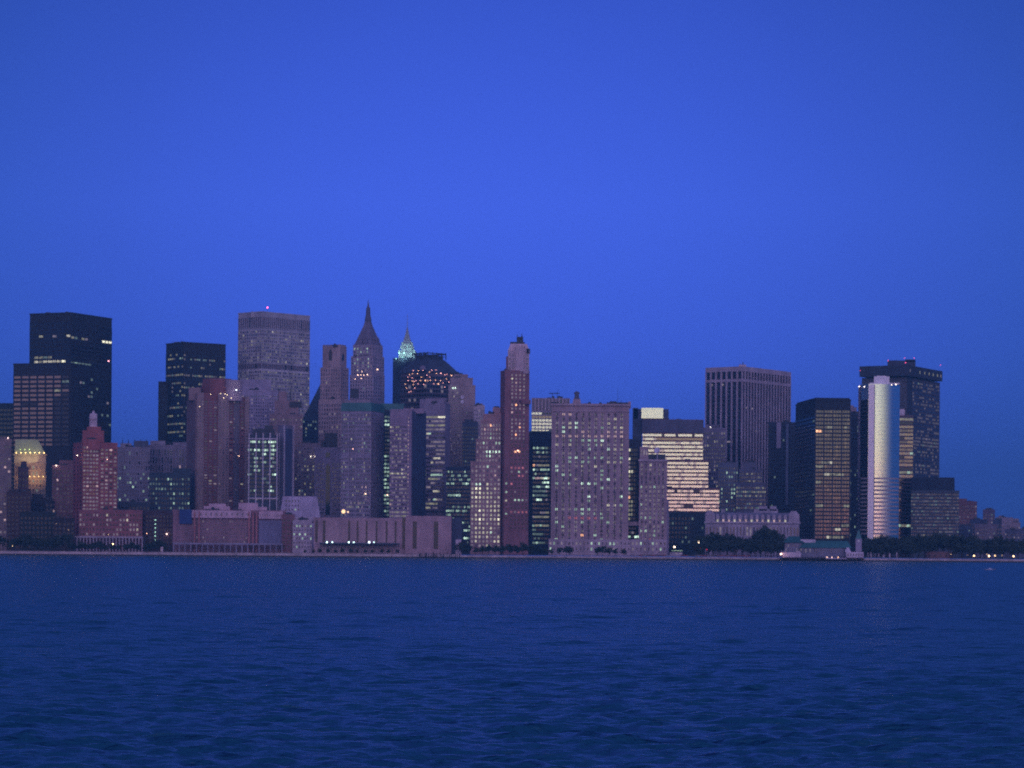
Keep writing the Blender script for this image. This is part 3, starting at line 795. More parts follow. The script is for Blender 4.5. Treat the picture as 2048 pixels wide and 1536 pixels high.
# pink brick setback tower
b = Bld('brick_office_tower', 'pink brick setback tower with warm lit windows nearly down to the water', 'office building', front(941, 1001, 2650, 30), 2650, (.33, .20, .21), 100)
b.body(925); b.body(880, 926, plan=front(951, 1001, 2652, 28)); b.body(842, 881, plan=front(960, 1001, 2654, 26)); b.body(829, 843, plan=front(965, 1001, 2656, 22)); b.body(816, 830, plan=front(984, 1003, 2660, 16))
A = front(960, 1001, 2654, 26)
b.face(0, 846, 880, 7, 8.6, .46, .52, plan=A, rows=['.ddoddd', 'dpdddpd', '..dg..d', '...g...'], unlit='d')
A = front(951, 1001, 2652, 28)
b.face(0, 882, 925, 8, 8.6, .46, .52, plan=A, rows=['dg...gg', '.......', '..GGgGG', '..gG...', '.......'], unlit='kdd')
b.face(0, 929, 1096, 8, 8.6, .48, .52, rows=['...dg...', '........', '.d.d..p.', '........', '.GG.wd..', 'wWW.wdwd', 'wwWwwwdd', 'wWwwwwdw', 'dwwdwdwd', 'wwwdwwww', 'ddWwdwww', 'dwdwdwdw', 'wwWwdwwW', 'ddwdwddw', 'dwwwdwdd', '.wwwwGd.', '.wwdwddw', 'dwddddww', 'd.ddwd.d', '..w.w.Ww'], unlit='kd'); b.done()

# tall dark red tower with scaffolded cupola
P = two_faces(999, 1008, 1057, 2645, 16)
b = Bld('dark_red_tower', 'slender dark red brick tower topped by a pale scaffolded cupola', 'apartment building', P, 2645, (.235, .11, .13), 100)
b.body(742)
b.body(714, 745, plan=front(1010, 1031, 2652, 16)); 
cx, D = X(1035, 2664), 2664
PK = wall_mat((.52, .40, .46))
m = b.mb('cupola', PK)
ap = front(1014, 1056, 2650, 26)
m.prism(ap, b.z(746), b.z(700)); m.prism(ap, b.z(700), b.z(686), b.inset(.78, ap))
m.prism([Vector(p) for p in front(1029, 1046, 2649, 3)], b.z(742), b.z(690))
for k in range(9): m.bar((X(1014 + k * 5.25, 2649), 2649, b.z(745)), (X(1014 + k * 5.25, 2649), 2649, b.z(699)), .22)
b.face(0, 704, 740, 6, 9, .34, .4, plan=ap, unlit='kbd', piers=False, spans=False, lit={'w': .06}, mat=PK, part='cupola')
m = b.mb('roof_platform', DARKMETAL); m.prism(front(1018, 1047, 2655, 18), b.z(687), b.z(682)); m.prism(front(1031, 1044, 2660, 8), b.z(682), b.z(671)); m.prism(front(1050, 1058, 2650, 8), b.z(706), b.z(696))
b.mast(1032, 666, 674, .5, 'railing'); b.mast(1041, 665, 673, .7, 'railing', mat=PK)
BR = ['.d.d.', ]
b.face(1, 746, 895, 4, 7.35, .42, .5, i0=.22, i1=.86, unlit='d', rows=['d.dd', 'Wddd', 'dpdd', 'dddd', 'ddpd', 'dddd', 'dddd', 'kkkk', 'dodd', 'dddd', 'pkkd', 'kkkk', 'dddd', 'ddpd', 'dkod', 'dddd', 'dodd', 'dddd', 'kkkk', 'kkkk'])
b.face(1, 899, 1060, 5, 8.0, .5, .45, i0=.22, i1=.98, unlit='kk', rows=['.oo..', '.....', '.....', '.....', 'rrrr.', 'd.g.d', '..rr.', '.....', 'r....', '.....', '.d...', '.....', '.gggd', '.....', '.....', 'rdrrr'])
b.face(1, 945, 1040, 1, 9, .7, .4, i0=.03, i1=.14, unlit='k', rows=['.', '.', 'g', '.', 'g', '.', 'w', '.', '.', 'g'])
b.lamp(1035, 901, (1, .5, .35), .6, 10, dd=-2); b.roofbox(1044, 1060, 800, 806, 'ledge', None, -3, 8); b.done()

# dark glass block left of the great double block
b = Bld('glass_office_building', 'dark glass block squeezed between the dark red tower and the great lilac block', 'office building', front(1056, 1102, 2700, 30), 2700, (.035, .05, .09), 80)
b.body(866); m = b.mb('mansard_roof', COPPER); m.prism(b.plan, b.z(880), b.z(862), b.inset(.9))
b.face(0, 892, 1090, 10, 8.6, .88, .46, i0=.2, unlit='kkb', rows=['gtgttgtt..', '..gt.g.t..', '...d......', '..........', 'oddyyyyyy.', 'Gtt.ggggg.', '.g.....t..', 'gpppwwGGw.', '.....gGgG.', 'ttggtttGG.', 'tttttttd..', 'gttttttt..', '..GGG..d..', '..........', '..........', '....dddyy.', 'dyyyyyyyy.', '..........', 'gyyygyyyy.', 'tt........', 'tttttt....', '.t.t......', 'ttgtttt...'], piers=False); b.done()
# striped-crown tower behind
b = Bld('office_tower', 'tower with a white-ribbed crown and blazing reflections in its windows', 'office building', front(1062, 1138, 3020, 30), 3020, (.26, .22, .28), 100)
b.body(798)
b.face(0, 799, 822, 11, 23, .78, .97, unlit='k', spans=False); b.face(0, 824, 900, 11, 7.2, .84, .66, unlit='M', rows=['...kkkkkkkk', 'nnnnnnnnnn.', '.' * 11, '.' * 11, '......bbbbb', '.....bbbbbb', '....bbbbbbb'] + ['k' * 11] * 4)
b.mb('rib', PK); p0, p1 = b.plan[0], b.plan[1]; u = p1 - p0; L = u.length; u /= L
for k in range(12): b.mb('rib').box(p0, u, Vector((0, -1)), max(0, L * k / 11 - .45), min(L, L * k / 11 + .45), 0, .8, b.z(822), b.z(797))
b.mast(1103, 783, 800, .4); b.mast(1113, 778, 800, .4)
x_ = X(1097, 3030); b.mb('aerial', DARKMETAL).bar((x_, 3030, b.z(786)), (X(1118, 3030), 3030, b.z(786)), .5); b.done()

# the great lilac block
P = two_faces(1098, 1103, 1257, 2640, 4)
b = Bld('brick_office_block', 'broad lilac brick block in the middle with eleven bays of paired windows, many lit', 'office building', front(1102, 1257, 2640, 34), 2640, (.33, .235, .265), 100)
b.body(812)
ROWS = ['.pp....g...', '......ddwwd', 'ddwGddddwdd', 'dgwGdddgwww', '.G..pp..ppp', 'ppppppppppp', '.dgdgggG.d.', 'wdwddggwddw', '.....G..GwwW', 'ddd.d.dd.dd', '..gGdgggddg', '..gdgg..www', 'Gdddw.wd...', 'Gdd.dd.g.d.', '.gg...dg...', '...w..dgGd.', 'gdg.GGg....', 'ddd.gd.gddd', '...........', '.....Gg...G', '.....g.....', '.d..d.d.wwg', 'gddgGgdddd.', '....gdgg.dd', 'd.rrrrrg...', 'gd.dg.d.gd.', '.g.d.......', '.dddd......', '....o.g....', 'gd.dd..gd..']
ROWS = [r[:11] for r in ROWS]
P = b.plan; u = P[1] - P[0]; L = u.length; u /= L; nn = Vector((0, -1))
b.face(0, 825.5, 1084, 11, 8.72, .48, .52, sub=2, gap=.34, i0=.03, i1=.945, rows=ROWS, unlit='ekkekk')
m = b.mb('cornice', wall_mat((.36, .27, .31))); m.box(P[0], u, nn, -.8, L + .8, -6, 1.6, b.z(812), b.z(808)); m.box(P[0], u, nn, -.2, L + .2, -4, .8, b.z(824), b.z(822)); m.box(P[0], u, nn, -.2, L + .2, -4, .7, b.z(899), b.z(897.8))
m = b.mb('base', wall_mat((.40, .31, .37))); q = front(1098, 1262, 2636, 20); m.prism(q, GROUND_Z - .3, b.z(1079))
b.face(0, 1082, 1104, 22, 10.5, .4, .5, plan=q, lit={'g': .12, 'd': .2}, unlit='kkb', part='base')
m = b.mb('roof_plant', DARKMETAL)
m.prism(front(1108, 1250, 2650, 18), b.z(812), b.z(808.5)); m.prism(front(1100, 1117, 2648, 10), b.z(812), b.z(804)); m.prism(front(1122, 1139, 2650, 8), b.z(812), b.z(806.5)); m.prism(front(1166, 1178, 2650, 8), b.z(812), b.z(806)); m.prism(front(1186, 1207, 2650, 8), b.z(812), b.z(807)); m.bar((X(1240, 2652), 2652, b.z(806)), (X(1240, 2652), 2652, b.z(799)), .3); m.prism(front(1212, 1255, 2652, 12), b.z(810), b.z(803.5)); m.prism(front(1218, 1232, 2655, 8), b.z(804), b.z(801))
m = b.mb('penthouse'); c_ = front(1143, 1161, 2655, 12); m.prism(c_, b.z(812), b.z(797), b.inset(.8, c_)); m = b.mb('lantern', wall_mat((.09, .09, .13))); m.prism(b.inset(.7, c_), b.z(797), b.z(792), b.inset(.5, c_)); m.prism(b.inset(.5, c_), b.z(792), b.z(785)); m.lathe(X(1152, 2661), 2661, [(3.2, b.z(786)), (2.4, b.z(783)), (.3, b.z(780.5))], 8)
b.mast(1234, 777, 806, .25); b.mb('chimney', wall_mat((.42, .25, .28))).prism(front(1255, 1260, 2660, 4), b.z(815), b.z(801)); b.done()
b = Bld('courtyard_building', 'dark recessed link with a strip of lit stair windows between the two lilac blocks', 'office building', front(1256, 1281, 2672, 16), 2672, (.035, .045, .07), 60)
b.body(880); b.face(0, 896, 1042, 4, 8.6, .7, .62, i1=.8, rows=['W...', '....', 'W...', 'd...', 'd...', 'WW..', 'y...', 'd...', 'd...', 'gy..', 'd...', 'o...', 'yy..', 'yy..', 'yy..', 'yy..', 'y...'], unlit='k')
b.face(0, 1053, 1078, 4, 8.3, .8, .55, unlit='k', rows=['....', '.d..', 'g.GG']); b.mb('bridge', wall_mat((.33, .235, .265))).prism(front(1257, 1279, 2645, 20), b.z(1052), b.z(1044)); b.done()
b = Bld('brick_office_block', 'narrower lilac brick block with a pale cornice and a white dish on its roof', 'office building', front(1278, 1334, 2640, 34), 2640, (.33, .235, .265), 100)
b.body(922)
b.face(0, 926, 1084, 6, 8.75, .5, .55, sub=2, gap=.3, i0=.02, i1=.93, unlit='dkkkk', rows=['..w...', 'ddd.dd', 'd..dd.', '......', '..d...', 'gddgdd', 'd.ddd.', 'dddddd', '.ddd..', 'gd.dd.', 'dd.ddd', 'dddddd', 'gggddd', '..d..g', '...dd.', 'ggdgd.', '..dg..', '.drdd.', 'dggG..'])
P = b.plan; u = P[1] - P[0]; L = u.length; u /= L; m = b.mb('cornice', wall_mat((.40, .31, .37))); m.box(P[0], u, nn, -.8, L + .6, -6, 1.3, b.z(923), b.z(919))
m = b.mb('base', wall_mat((.40, .31, .37))); q = front(1262.5, 1334, 2636, 20); m.prism(q, GROUND_Z - .3, b.z(1079)); b.face(0, 1082, 1104, 9, 10.5, .4, .5, plan=q, lit={'g': .2, 'd': .2}, unlit='kkb', part='base')
m = b.mb('side_pilaster', wall_mat((.30, .25, .36))); m.prism(front(1334, 1338, 2644, 20), GROUND_Z, b.z(1000)); 
b.roofbox(1279, 1296, 893, 921, 'roof_storey', None, 6, 16); b.roofbox(1296, 1330, 908, 921, 'roof_plant', DARKMETAL, 8, 10)
D = 2644; cx, zc = X(1314, D), b.z(901)
m = b.mb('dish', wall_mat((.6, .56, .68))); ax = Vector((-.5, -.8, .45)).normalized(); e1 = ax.cross(Vector((0, 0, 1))).normalized(); e2 = ax.cross(e1); n0 = len(m.v)
for rr_, dd in ((3.2, .8), (2.2, .3), (1.0, 0.05)):
    for k in range(14):
        t = k * 2 * math.pi / 14; m.v.append(tuple(Vector((cx, D, zc)) + ax * dd + (e1 * math.cos(t) + e2 * math.sin(t)) * rr_))
for j in range(2):
    for k in range(14): m.f.append((n0 + j * 14 + k, n0 + j * 14 + (k + 1) % 14, n0 + (j + 1) * 14 + (k + 1) % 14, n0 + (j + 1) * 14 + k)); m.m.append(0)
m.f.append(tuple(n0 + 28 + k for k in range(14))); m.m.append(0); m.bar((cx, D + .5, zc), (cx, D + 1, b.z(920)), .35)
b.face(0, 898, 912, 3, 13, .5, .7, plan=front(1280, 1295, 2645.9, 10), unlit='d', piers=False, spans=False, part='roof_storey'); b.done()

# stepped building with burning ribbons
S3 = front(1284, 1438, 2820, 30)
b = Bld('terraced_office_building', 'terraced office building whose ribbon windows blaze with reflected sunset, stepping down to the right', 'office building', S3, 2820, (.20, .10, .12), 100)
b.body(978); pA = front(1284, 1416, 2822, 30); pB = front(1284, 1405, 2824, 30); b.body(922, 980, plan=pA); b.body(841, 924, plan=pB)
top = b.mb('roof_storey', wall_mat((.10, .10, .15))); top.prism(front(1283, 1406, 2823.2, 31), b.z(866), b.z(840))
sp = dict(piers=False, wf=.985, hf=.58, relief=.5)
b.face(0, 867, 921, 22, 7.75, plan=pB, unlit='MMMMMm', rows=['.......k....k.....k...', '....mnnnnnnnnnnnnnnnnn'] + ['.' * 22] * 5, part='wall', **{**sp, 'relief': .5})
b.face(0, 923, 977, 22, 7.75, plan=pA, unlit='MMMMm', **sp)
b.face(0, 979, 1024, 24, 7.6, unlit='MMMMm', rows=['..........k.....kk......', '.' * 24, '.' * 24, '.' * 24, '.............kkk........', '.' * 24, '........................'], **sp)
b.mb('west_wing', wall_mat((.04, .06, .10))).prism(front(1264, 1283, 2826, 30), GROUND_Z, b.z(838)); b.mb('west_wing').prism(front(1264, 1275, 2830, 20), b.z(838), b.z(816))
b.roofbox(1266, 1336, 817, 842, 'roof_plant', wall_mat((.06, .07, .12)), 10, 18)
pl_ = front(1281.5, 1325, 2828, 3); b.mb('glazed_penthouse', PANE['M']).prism(pl_, b.z(837), b.z(816)); b.done()
low('glass_office_building', 'low dark teal glass building below the blazing terraces', 'office building', 1336, 1415, 1027, 2720, (.03, .05, .07), 12, 9, {'t': .16}, singles=60)

# grey building behind the terraces
low('office_building', 'grey block with pale lit rows behind the top of the blazing terraces', 'office building', 1403, 1450, 857, 2930, (.16, .14, .20), 10, 8.2, {'y': .12, 'd': .1}, 'bk', singles=40, roofs=[(1410, 1436, 849, 858)], extra=lambda b: b.lamp(1420, 854, (.9, .85, .8), .5, 6))
low('office_building', 'pale blue grey building with a few green lights right of the terraces', 'office building', 1436, 1476, 927, 2850, (.13, .15, .22), 8, 8.4, {'g': .12, 't': .12}, 'kkb', singles=60)
b = Bld('setback_building', 'stepped grey green building with warm rows above the dormered hall', 'office building', front(1472, 1532, 2840, 30), 2840, (.13, .13, .19), 60)
b.body(968); b.body(940, 970, plan=front(1478, 1524, 2844, 24)); b.body(926, 942, plan=front(1484, 1512, 2848, 20)); b.face(0, 972, 1020, 14, 8, .7, .45, lit={'y': .25, 't': .15, 'o': .01}, unlit='kb', rowp=lambda j, n: [1, 3, 1.5, .2, .3, 1][j % 6])
b.face(0, 944, 966, 10, 8, .7, .45, plan=front(1478, 1524, 2844, 24), lit={'y': .15, 't': .15}, unlit='kb'); b.done()

# vertical-ribbed tower
P = two_faces(1409, 1483, 1580, 2980, 55)
b = Bld('ribbed_office_tower', 'massive dark tower with pale vertical ribs and a row of square openings under its roof', 'office building', P, 2980, (.40, .33, .40), 20)
zt = b.z(733); m = b.mb('wall'); core = b.mb('core', PANE['k']); c = sum(P, Vector((0, 0))) / 4
core.prism([c + (p - c) * .965 for p in P], GROUND_Z, zt - 1)
b.wall = b.wall
m.prism(P, zt - 5.0, zt); m.prism([c + (p - c) * .9 for p in P], zt, zt + .6)
for e, nb in ((0, 7), (1, 17)):
    p, q = P[e], P[e + 1]; u = q - p; L = u.length; u /= L; nn = Vector((u.y, -u.x)); bw = L / nb
    m.box(p, u, nn, .1, L - .1, -2.5, .05, b.z(763), b.z(757.5))
    for k in range(nb + 1):
        w = bw * (.13 if nb == 7 else .14); m.box(p, u, nn, max(0, k * bw - w), min(L, k * bw + w), -1.5, .3, GROUND_Z, zt - 4.95)
    for z_ in np.arange(770, 1030, 8.4):
        b.mb('spandrel', wall_mat((.05, .055, .08))).box(p, u, nn, .2, L - .2, -1.3, -.5, b.z(z_ + 3.5), b.z(z_))
b.mb('parapet_panel', DARKMETAL)
for px, py in ((1430, 765),): pass
for e, lst in ((0, [(.15, 768), (.45, 768), (.5, 883), (.62, 883), (.7, 883)]), (1, [(.08, 815), (.2, 815), (.3, 860)])):
    p, q = P[e], P[e + 1]; u = (q - p).normalized(); nn = Vector((u.y, -u.x))
    for t, py in lst:
        pp = p.lerp(q, t); s_ = b.z(py)
        b.win.append((pp.x - nn.x * .45, pp.y - nn.y * .45, s_, u.x, u.y, nn.x, nn.y, 4.2, 1.8, 'd'))
b.roofbox(1476, 1490, 728, 735); b.mast(1484, 722, 732, .9); b.done()
low('dark_slab', 'black slab with one pale vertical strip between the ribbed tower and the bronze tower', 'office building', 1535, 1592, 846, 2880, (.022, .03, .05), 10, 8.2, {'t': .02}, singles=20,
    extra=lambda b: (b.mb('pale_strip', wall_mat((.24, .22, .30))).prism(front(1552, 1561, 2878, 3), b.z(897), b.z(845)), b.mb('grey_fin', wall_mat((.10, .12, .18))).prism(front(1571, 1576, 2878, 3), b.z(1010), b.z(848))))

# bronze glass tower
P = two_faces(1590, 1629, 1700, 2632, 5)
b = Bld('bronze_glass_tower', 'black framed tower whose right face shows bronze mirror windows in four bays', 'office building', P, 2632, (.018, .024, .034), 100)
b.body(800); c = sum(P, Vector((0, 0))) / 4
b.mb('roof_storey', wall_mat((.018, .024, .034))).prism([c + (p - c) * .96 for p in P], b.z(800), b.z(795))
g = ['.' * 12] * 33; g = list(g); g[13] = '..yyyw......'; g[14] = 'yyy.........'; g[16] = '...wwyyyyy..'; g[24] = 'yyy.......yy'; g[30] = '.......ww...'; g[4] = '....yy....y.'; g[29] = '.........yyy'; g[5] = 'oo..........'; g[18] = 'yy..........'; g[32] = '....wyyyyy..'
b.face(1, 819, 1078, 12, 7.8, .90, .62, i0=.02, i1=.98, unlit='qqqqqQ', rows=g)
u = P[2] - P[1]; L = u.length; u /= L; nn = Vector((u.y, -u.x)); m = b.mb('mullion', DARKMETAL)
for t in (.01, .25, .5, .75, .99): m.box(P[1], u, nn, L * t - .5, L * t + .5, -.2, .8, GROUND_Z, b.z(818))
b.face(0, 830, 1078, 9, 7.8, .85, .5, unlit='k', lit={'t': .02}); b.done()
low('black_glass_building', 'black glass block with teal lights between the bronze tower and the silver tower', 'office building', 1694, 1740, 828, 2800, (.02, .028, .045), 10, 8.0, {'t': .10, 'g': .015}, singles=60, roofs=[(1700, 1722, 822, 829)])
low('white_building', 'tiny pale pink rooftop behind the black block left of the silver tower', 'building', 1697, 1712, 816, 3100, (.5, .40, .48), 3, 9, roofs=[(1700, 1706, 810, 817)])

# flanged dark tower
P = two_faces(1722, 1812, 1878, 3020, 62)
b = Bld('flanged_office_tower', 'huge dark slab with an overhanging roof band lit by white squares and red beacons', 'office building', P, 3020, (.085, .085, .11), 60)
b.body(754, cap=False)
c = sum(P, Vector((0, 0))) / 4
m = b.mb('roof_band', wall_mat((.035, .045, .07))); FLG = two_faces(1717, 1815, 1883, 3012, 62); m.prism(FLG, b.z(752), b.z(731))
b.face(1, 760, 980, 16, 6.8, .86, .5, i0=.16, i1=.97, unlit='bk', lit={'t': .012, 'e': .35, 'd': .01}, rowp=lambda j, n: 2.5 if j in (17, 18, 31) else [1, 1.6, .5, .3, 1.2][j % 5])
b.face(0, 760, 980, 20, 6.8, .86, .5, unlit='bbk', lit={'t': .01})
b.mb('corner_shaft', wall_mat((.03, .04, .07))).box(P[1], (P[2] - P[1]).normalized(), Vector(((P[2] - P[1]).normalized().y, -(P[2] - P[1]).normalized().x)), 0, (P[2] - P[1]).length * .14, -.2, .8, GROUND_Z, b.z(754))
u = FLG[2] - FLG[1]; L = u.length; u /= L; nn = Vector((u.y, -u.x))
for k, t in enumerate((.05, .33, .47, .60, .72, .85, .95)):
    pp = FLG[1] + u * L * t; b.win.append((pp.x + nn.x * .02, pp.y + nn.y * .02, b.z(741.5), u.x, u.y, nn.x, nn.y, 2.6, 3.0, 'd' if k in (0, 6) else 'y'))
b.roofbox(1773, 1829, 717, 733, 'penthouse', wall_mat((.04, .045, .08)), 30, 24); b.roofbox(1808, 1829, 715, 718, 'penthouse', wall_mat((.04, .045, .08)), 30, 20)
for px, py, r_l in ((1809, 725.5, .65), (1807, 716, .45), (1826, 716, .45), (1774, 721, .45), (1879, 730, .45), (1719, 741, .35)): b.lamp(px, py, (1, .10, .30), r_l, 2.5, 'beacon', -10 if px == 1809 else 5)
b.mb('stair_box', wall_mat((.62, .52, .60))).prism(front(1798, 1808, 2900, 8), Z(1803, 831, 2900), Z(1803, 818, 2900)); b.done()
# gold-ribbon annex
b = Bld('ribbon_window_building', 'narrow annex with bronze ribbon windows right of the silver tower', 'office building', front(1797, 1825, 2890, 60), 2890, (.13, .09, .10), 60)
b.body(832); g = ['.', 'k', '.', 'n', '.', 'k', '.']
b.face(0, 835, 1078, 5, 7.6, .96, .62, unlit='nNn', rows=['yyyyy', 'kkkkk', '.....', 'QqqQQ', '.....', 'kk...', 'qqq..', '.....', 'QQqQQ', '....g', 'kk...', 'QqQQQ', '.....', 'kkkkk', 'yyygy', 'd....', 'qQqqQ', 'k....', '.....', 'qqQqq', 'kkkkk', '...kk', 'kkkkk', 'kkkkk', 'nnnnn', 'kkkkk', 'kkkkk', 'kkkkk', 'gyygy', 'qqQqq', 'QQQQQ'], piers=False); b.done()

# silver curved tower
b = Bld('curved_silver_tower', 'silver mirror tower with a rounded front that glows green, gold and pink at dusk', 'office building', front(1735, 1799, 2640, 30), 2640, (.60, .56, .60), 30)
def arc_plan(off=0., n=30):
    pts = [(1721, 2652), (1735.5, 2640), (1748, 2639)]
    P_ = [Vector((X(px, D), D)) for px, D in pts]
    R0 = 27.0
    cx, cy = X(1748, 2639), 2639 + R0
    a0, a1 = -90, -6
    for k in range(1, n + 1):
        a = R(a0 + (a1 - a0) * k / n)
        sx = (X(1799, 2660) - cx) / (R0 * math.cos(R(a1)))
        P_.append(Vector((cx + R0 * sx * math.cos(a) , cy + R0 * math.sin(a))))
    P_.append(P_[-1] + Vector((0, 12))); P_.append(Vector((P_[0].x, P_[-1].y)))
    if off:
        c_ = sum(P_, Vector((0, 0))) / len(P_); P_ = [c_ + (p - c_) * (1 + off) for p in P_]
    return P_
AP = arc_plan()
zt = b.z(768, 1750)
SHEEN = principled('lavender_sheen_panel', (.54, .50, .57), .42, 1.0, noise=.05)  # lavender tint stands in for the sky mirrored by this strip
fp = front(1735.8, 1747.6, 2638.8, 1.5); b.mb('left_facet', SHEEN).prism(fp, Z(1741, 1078, 2640), b.z(769.5))
gl = b.mb('glass_skin', PANE['M'])
n0 = len(gl.v)
gl.prism(AP, Z(1750, 1078, 2640), zt)
m = b.mb('floor_band', wall_mat((.36, .33, .36)))
A2 = arc_plan(.0035, 30)
for py in np.arange(775, 1075, 7.9):
    hh = .07 + (.75 if py > 955 else 0.)
    m.prism(A2, b.z(py + .0, 1750) - hh, b.z(py, 1750) + hh)
m = b.mb('left_wing', wall_mat((.035, .06, .10))); m.prism(front(1719, 1735.2, 2655, 14), GROUND_Z, b.z(1075)); m.prism(front(1719, 1735.2, 2655, 14), b.z(1075), b.z(776))
m = b.mb('joint', DARKMETAL); x = X(1748, 2638.6); m.abox(x, 2638.7, b.z(1070), .45, .5, b.z(770) - b.z(1070))
m = b.mb('crown', wall_mat((.72, .68, .74))); cp = front(1746, 1777, 2648, 14); m.prism(cp, b.z(765), b.z(752)); m.prism(front(1737, 1798, 2644, 18), b.z(768), b.z(765.5)); m.prism(front(1752, 1770, 2650, 10), b.z(752), b.z(750.5))
m = b.mb('colonnade', wall_mat((.6, .5, .55)))
for px in (1737, 1743, 1750, 1758, 1768, 1780, 1794): m.bar((X(px, 2644 + (px - 1740) * .2), 2644 + (px - 1740) * .2, GROUND_Z), (X(px, 2644 + (px - 1740) * .2), 2644 + (px - 1740) * .2, Z(px, 1077, 2640)), .8)
b.lamp(1717, 773, (1, .85, .8), .6, 18, dd=10); b.lamp(1790, 769, (1, .8, .65), .55, 18, dd=4); b.done()

# right end
b = Bld('office_building', 'broad dark block with a black top storey below the flanged slab', 'office building', front(1822, 1918, 2850, 30), 2850, (.075, .09, .12), 60)
b.body(983); b.mb('top_storey', wall_mat((.02, .028, .05))).prism(front(1822, 1909, 2852, 26), b.z(983), b.z(955)); b.face(0, 986, 1074, 24, 7, .8, .42, lit={'t': .07, 'y': .01, 'e': .25}, unlit='bbk'); b.done()
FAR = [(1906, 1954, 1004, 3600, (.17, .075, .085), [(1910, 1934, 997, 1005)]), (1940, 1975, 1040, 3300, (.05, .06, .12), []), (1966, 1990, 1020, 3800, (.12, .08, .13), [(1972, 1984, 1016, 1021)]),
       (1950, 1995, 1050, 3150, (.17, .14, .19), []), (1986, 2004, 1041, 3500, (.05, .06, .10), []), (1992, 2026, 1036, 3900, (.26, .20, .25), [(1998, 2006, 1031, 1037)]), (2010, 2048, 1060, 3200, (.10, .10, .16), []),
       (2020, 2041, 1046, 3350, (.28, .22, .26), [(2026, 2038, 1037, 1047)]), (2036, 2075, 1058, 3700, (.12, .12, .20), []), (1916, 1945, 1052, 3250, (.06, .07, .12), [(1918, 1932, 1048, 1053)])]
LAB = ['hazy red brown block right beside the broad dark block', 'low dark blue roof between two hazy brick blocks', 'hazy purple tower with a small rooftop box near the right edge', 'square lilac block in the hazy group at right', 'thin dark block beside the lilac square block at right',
       'pale far building with a small stair box at right', 'dark low building in front of the pale ones at the right edge', 'pale narrow tower with a dark roof by the right edge', 'blue hazy building cut by the right edge', 'dark low block just right of the broad dark block']
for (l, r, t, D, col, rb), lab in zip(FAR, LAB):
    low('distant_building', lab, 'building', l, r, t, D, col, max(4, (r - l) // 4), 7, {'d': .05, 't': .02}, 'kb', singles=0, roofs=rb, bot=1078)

# dormered stone hall
P = front(1411, 1599, 2610, 40)
b = Bld('stone_custom_hall', 'long low grey stone hall with a mansard roof, dormers and columns behind the trees', 'public building', P, 2610, (.33, .28, .36), 80)
b.body(1046); u = P[1] - P[0]; L = u.length; u /= L; nn = Vector((0, -1))
b.face(0, 1051, 1100, 28, 24, .45, .7, unlit='kb', lit={'d': .1}); m = b.mb('cornice', wall_mat((.38, .32, .40))); m.box(P[0], u, nn, -1, L + 1, -5, 1.6, b.z(1047.5), b.z(1044.5))
m = b.mb('mansard_roof', wall_mat((.14, .14, .22))); q = b.inset(.99); m.prism(q, b.z(1046), b.z(1026), b.inset(.93)); 
m = b.mb('dormer', wall_mat((.36, .30, .37)))
for k in range(13):
    t = .13 + k * .72 / 12; pp = P[0] + u * L * t
    m.box(P[0], u, nn, L * t - 1.6, L * t + 1.6, -4, .9, b.z(1040), b.z(1032)); m.box(P[0], u, nn, L * t - 1.0, L * t + 1.0, -4, .8, b.z(1032), b.z(1029.8))
    b.win.append((pp.x, pp.y - 1.0, b.z(1042.5), 1, 0, 0, -1, 1.7, 2.4, 'p' if k % 3 else 'w'))
for t0, t1 in ((.0, .10), (.885, 1.0)):
    m.box(P[0], u, nn, L * t0, L * t1, -6, 1.2, b.z(1046), b.z(1030)); q = [P[0] + u * L * t0, P[0] + u * L * t1, P[0] + u * L * t1 + Vector((0, 8)), P[0] + u * L * t0 + Vector((0, 8))]; m.prism(q, b.z(1030), b.z(1022), b.inset(.45, q))
b.roofbox(1443, 1450, 1018, 1027, 'chimney'); b.roofbox(1508, 1556, 1018, 1026, 'roof_storey'); b.roofbox(1518, 1534, 1012, 1019, 'roof_storey'); b.roofbox(1540, 1553, 1012, 1019, 'roof_storey'); b.done()

# riverside blocks, left of centre
b = Bld('waterfront_building', 'low pink roofed waterfront block with a blue panel at its left end', 'public building', front(346, 571, 2570, 30), 2570, (.25, .14, .17), 60)
b.body(1023); nn = Vector((0, -1))
b.mb('blue_panel', wall_mat((.03, .06, .20))).prism(front(359, 384, 2568, 3), b.z(1049), b.z(1020.5))
PKW = wall_mat((.50, .34, .42))
m = b.mb('pink_storey', PKW); m.prism(front(384, 502, 2567.5, 5), b.z(1037), b.z(1022)); m.prism(front(518, 566, 2567.6, 5), b.z(1038), b.z(1023))
b.face(0, 1025, 1034, 11, 9, .25, .6, plan=front(386, 501, 2567.5, 5), unlit='kb', piers=False, spans=False, part='pink_storey'); b.face(0, 1026, 1036, 10, 10, .2, .5, plan=front(519, 565, 2567.6, 5), unlit='kb', piers=False, spans=False, part='pink_storey')
m = b.mb('roof_pavilion', PKW); m.prism(front(408, 460, 2580, 14), b.z(1023), b.z(1013)); m.prism(front(418, 452, 2582, 12), b.z(1013), b.z(1008)); m.prism(front(477, 516, 2580, 14), b.z(1023), b.z(1006)); m.prism(front(516, 534, 2581, 12), b.z(1023), b.z(1014))
b.face(0, 1040, 1088, 30, 8, .45, .45, i0=.17, i1=.72, unlit='kb', lit={'d': .06}); b.face(0, 1050, 1088, 6, 8, .4, .45, i0=.03, i1=.15, unlit='k')
m = b.mb('grey_infill', wall_mat((.16, .15, .24))); m.prism(front(518, 566, 2568, 3), b.z(1088), b.z(1041))
m = b.mb('pier_column', wall_mat((.40, .16, .17)))
for px in (388, 397, 497, 505, 512): m.prism(front(px, px + 3, 2567.2, 3), GROUND_Z, b.z(1024))
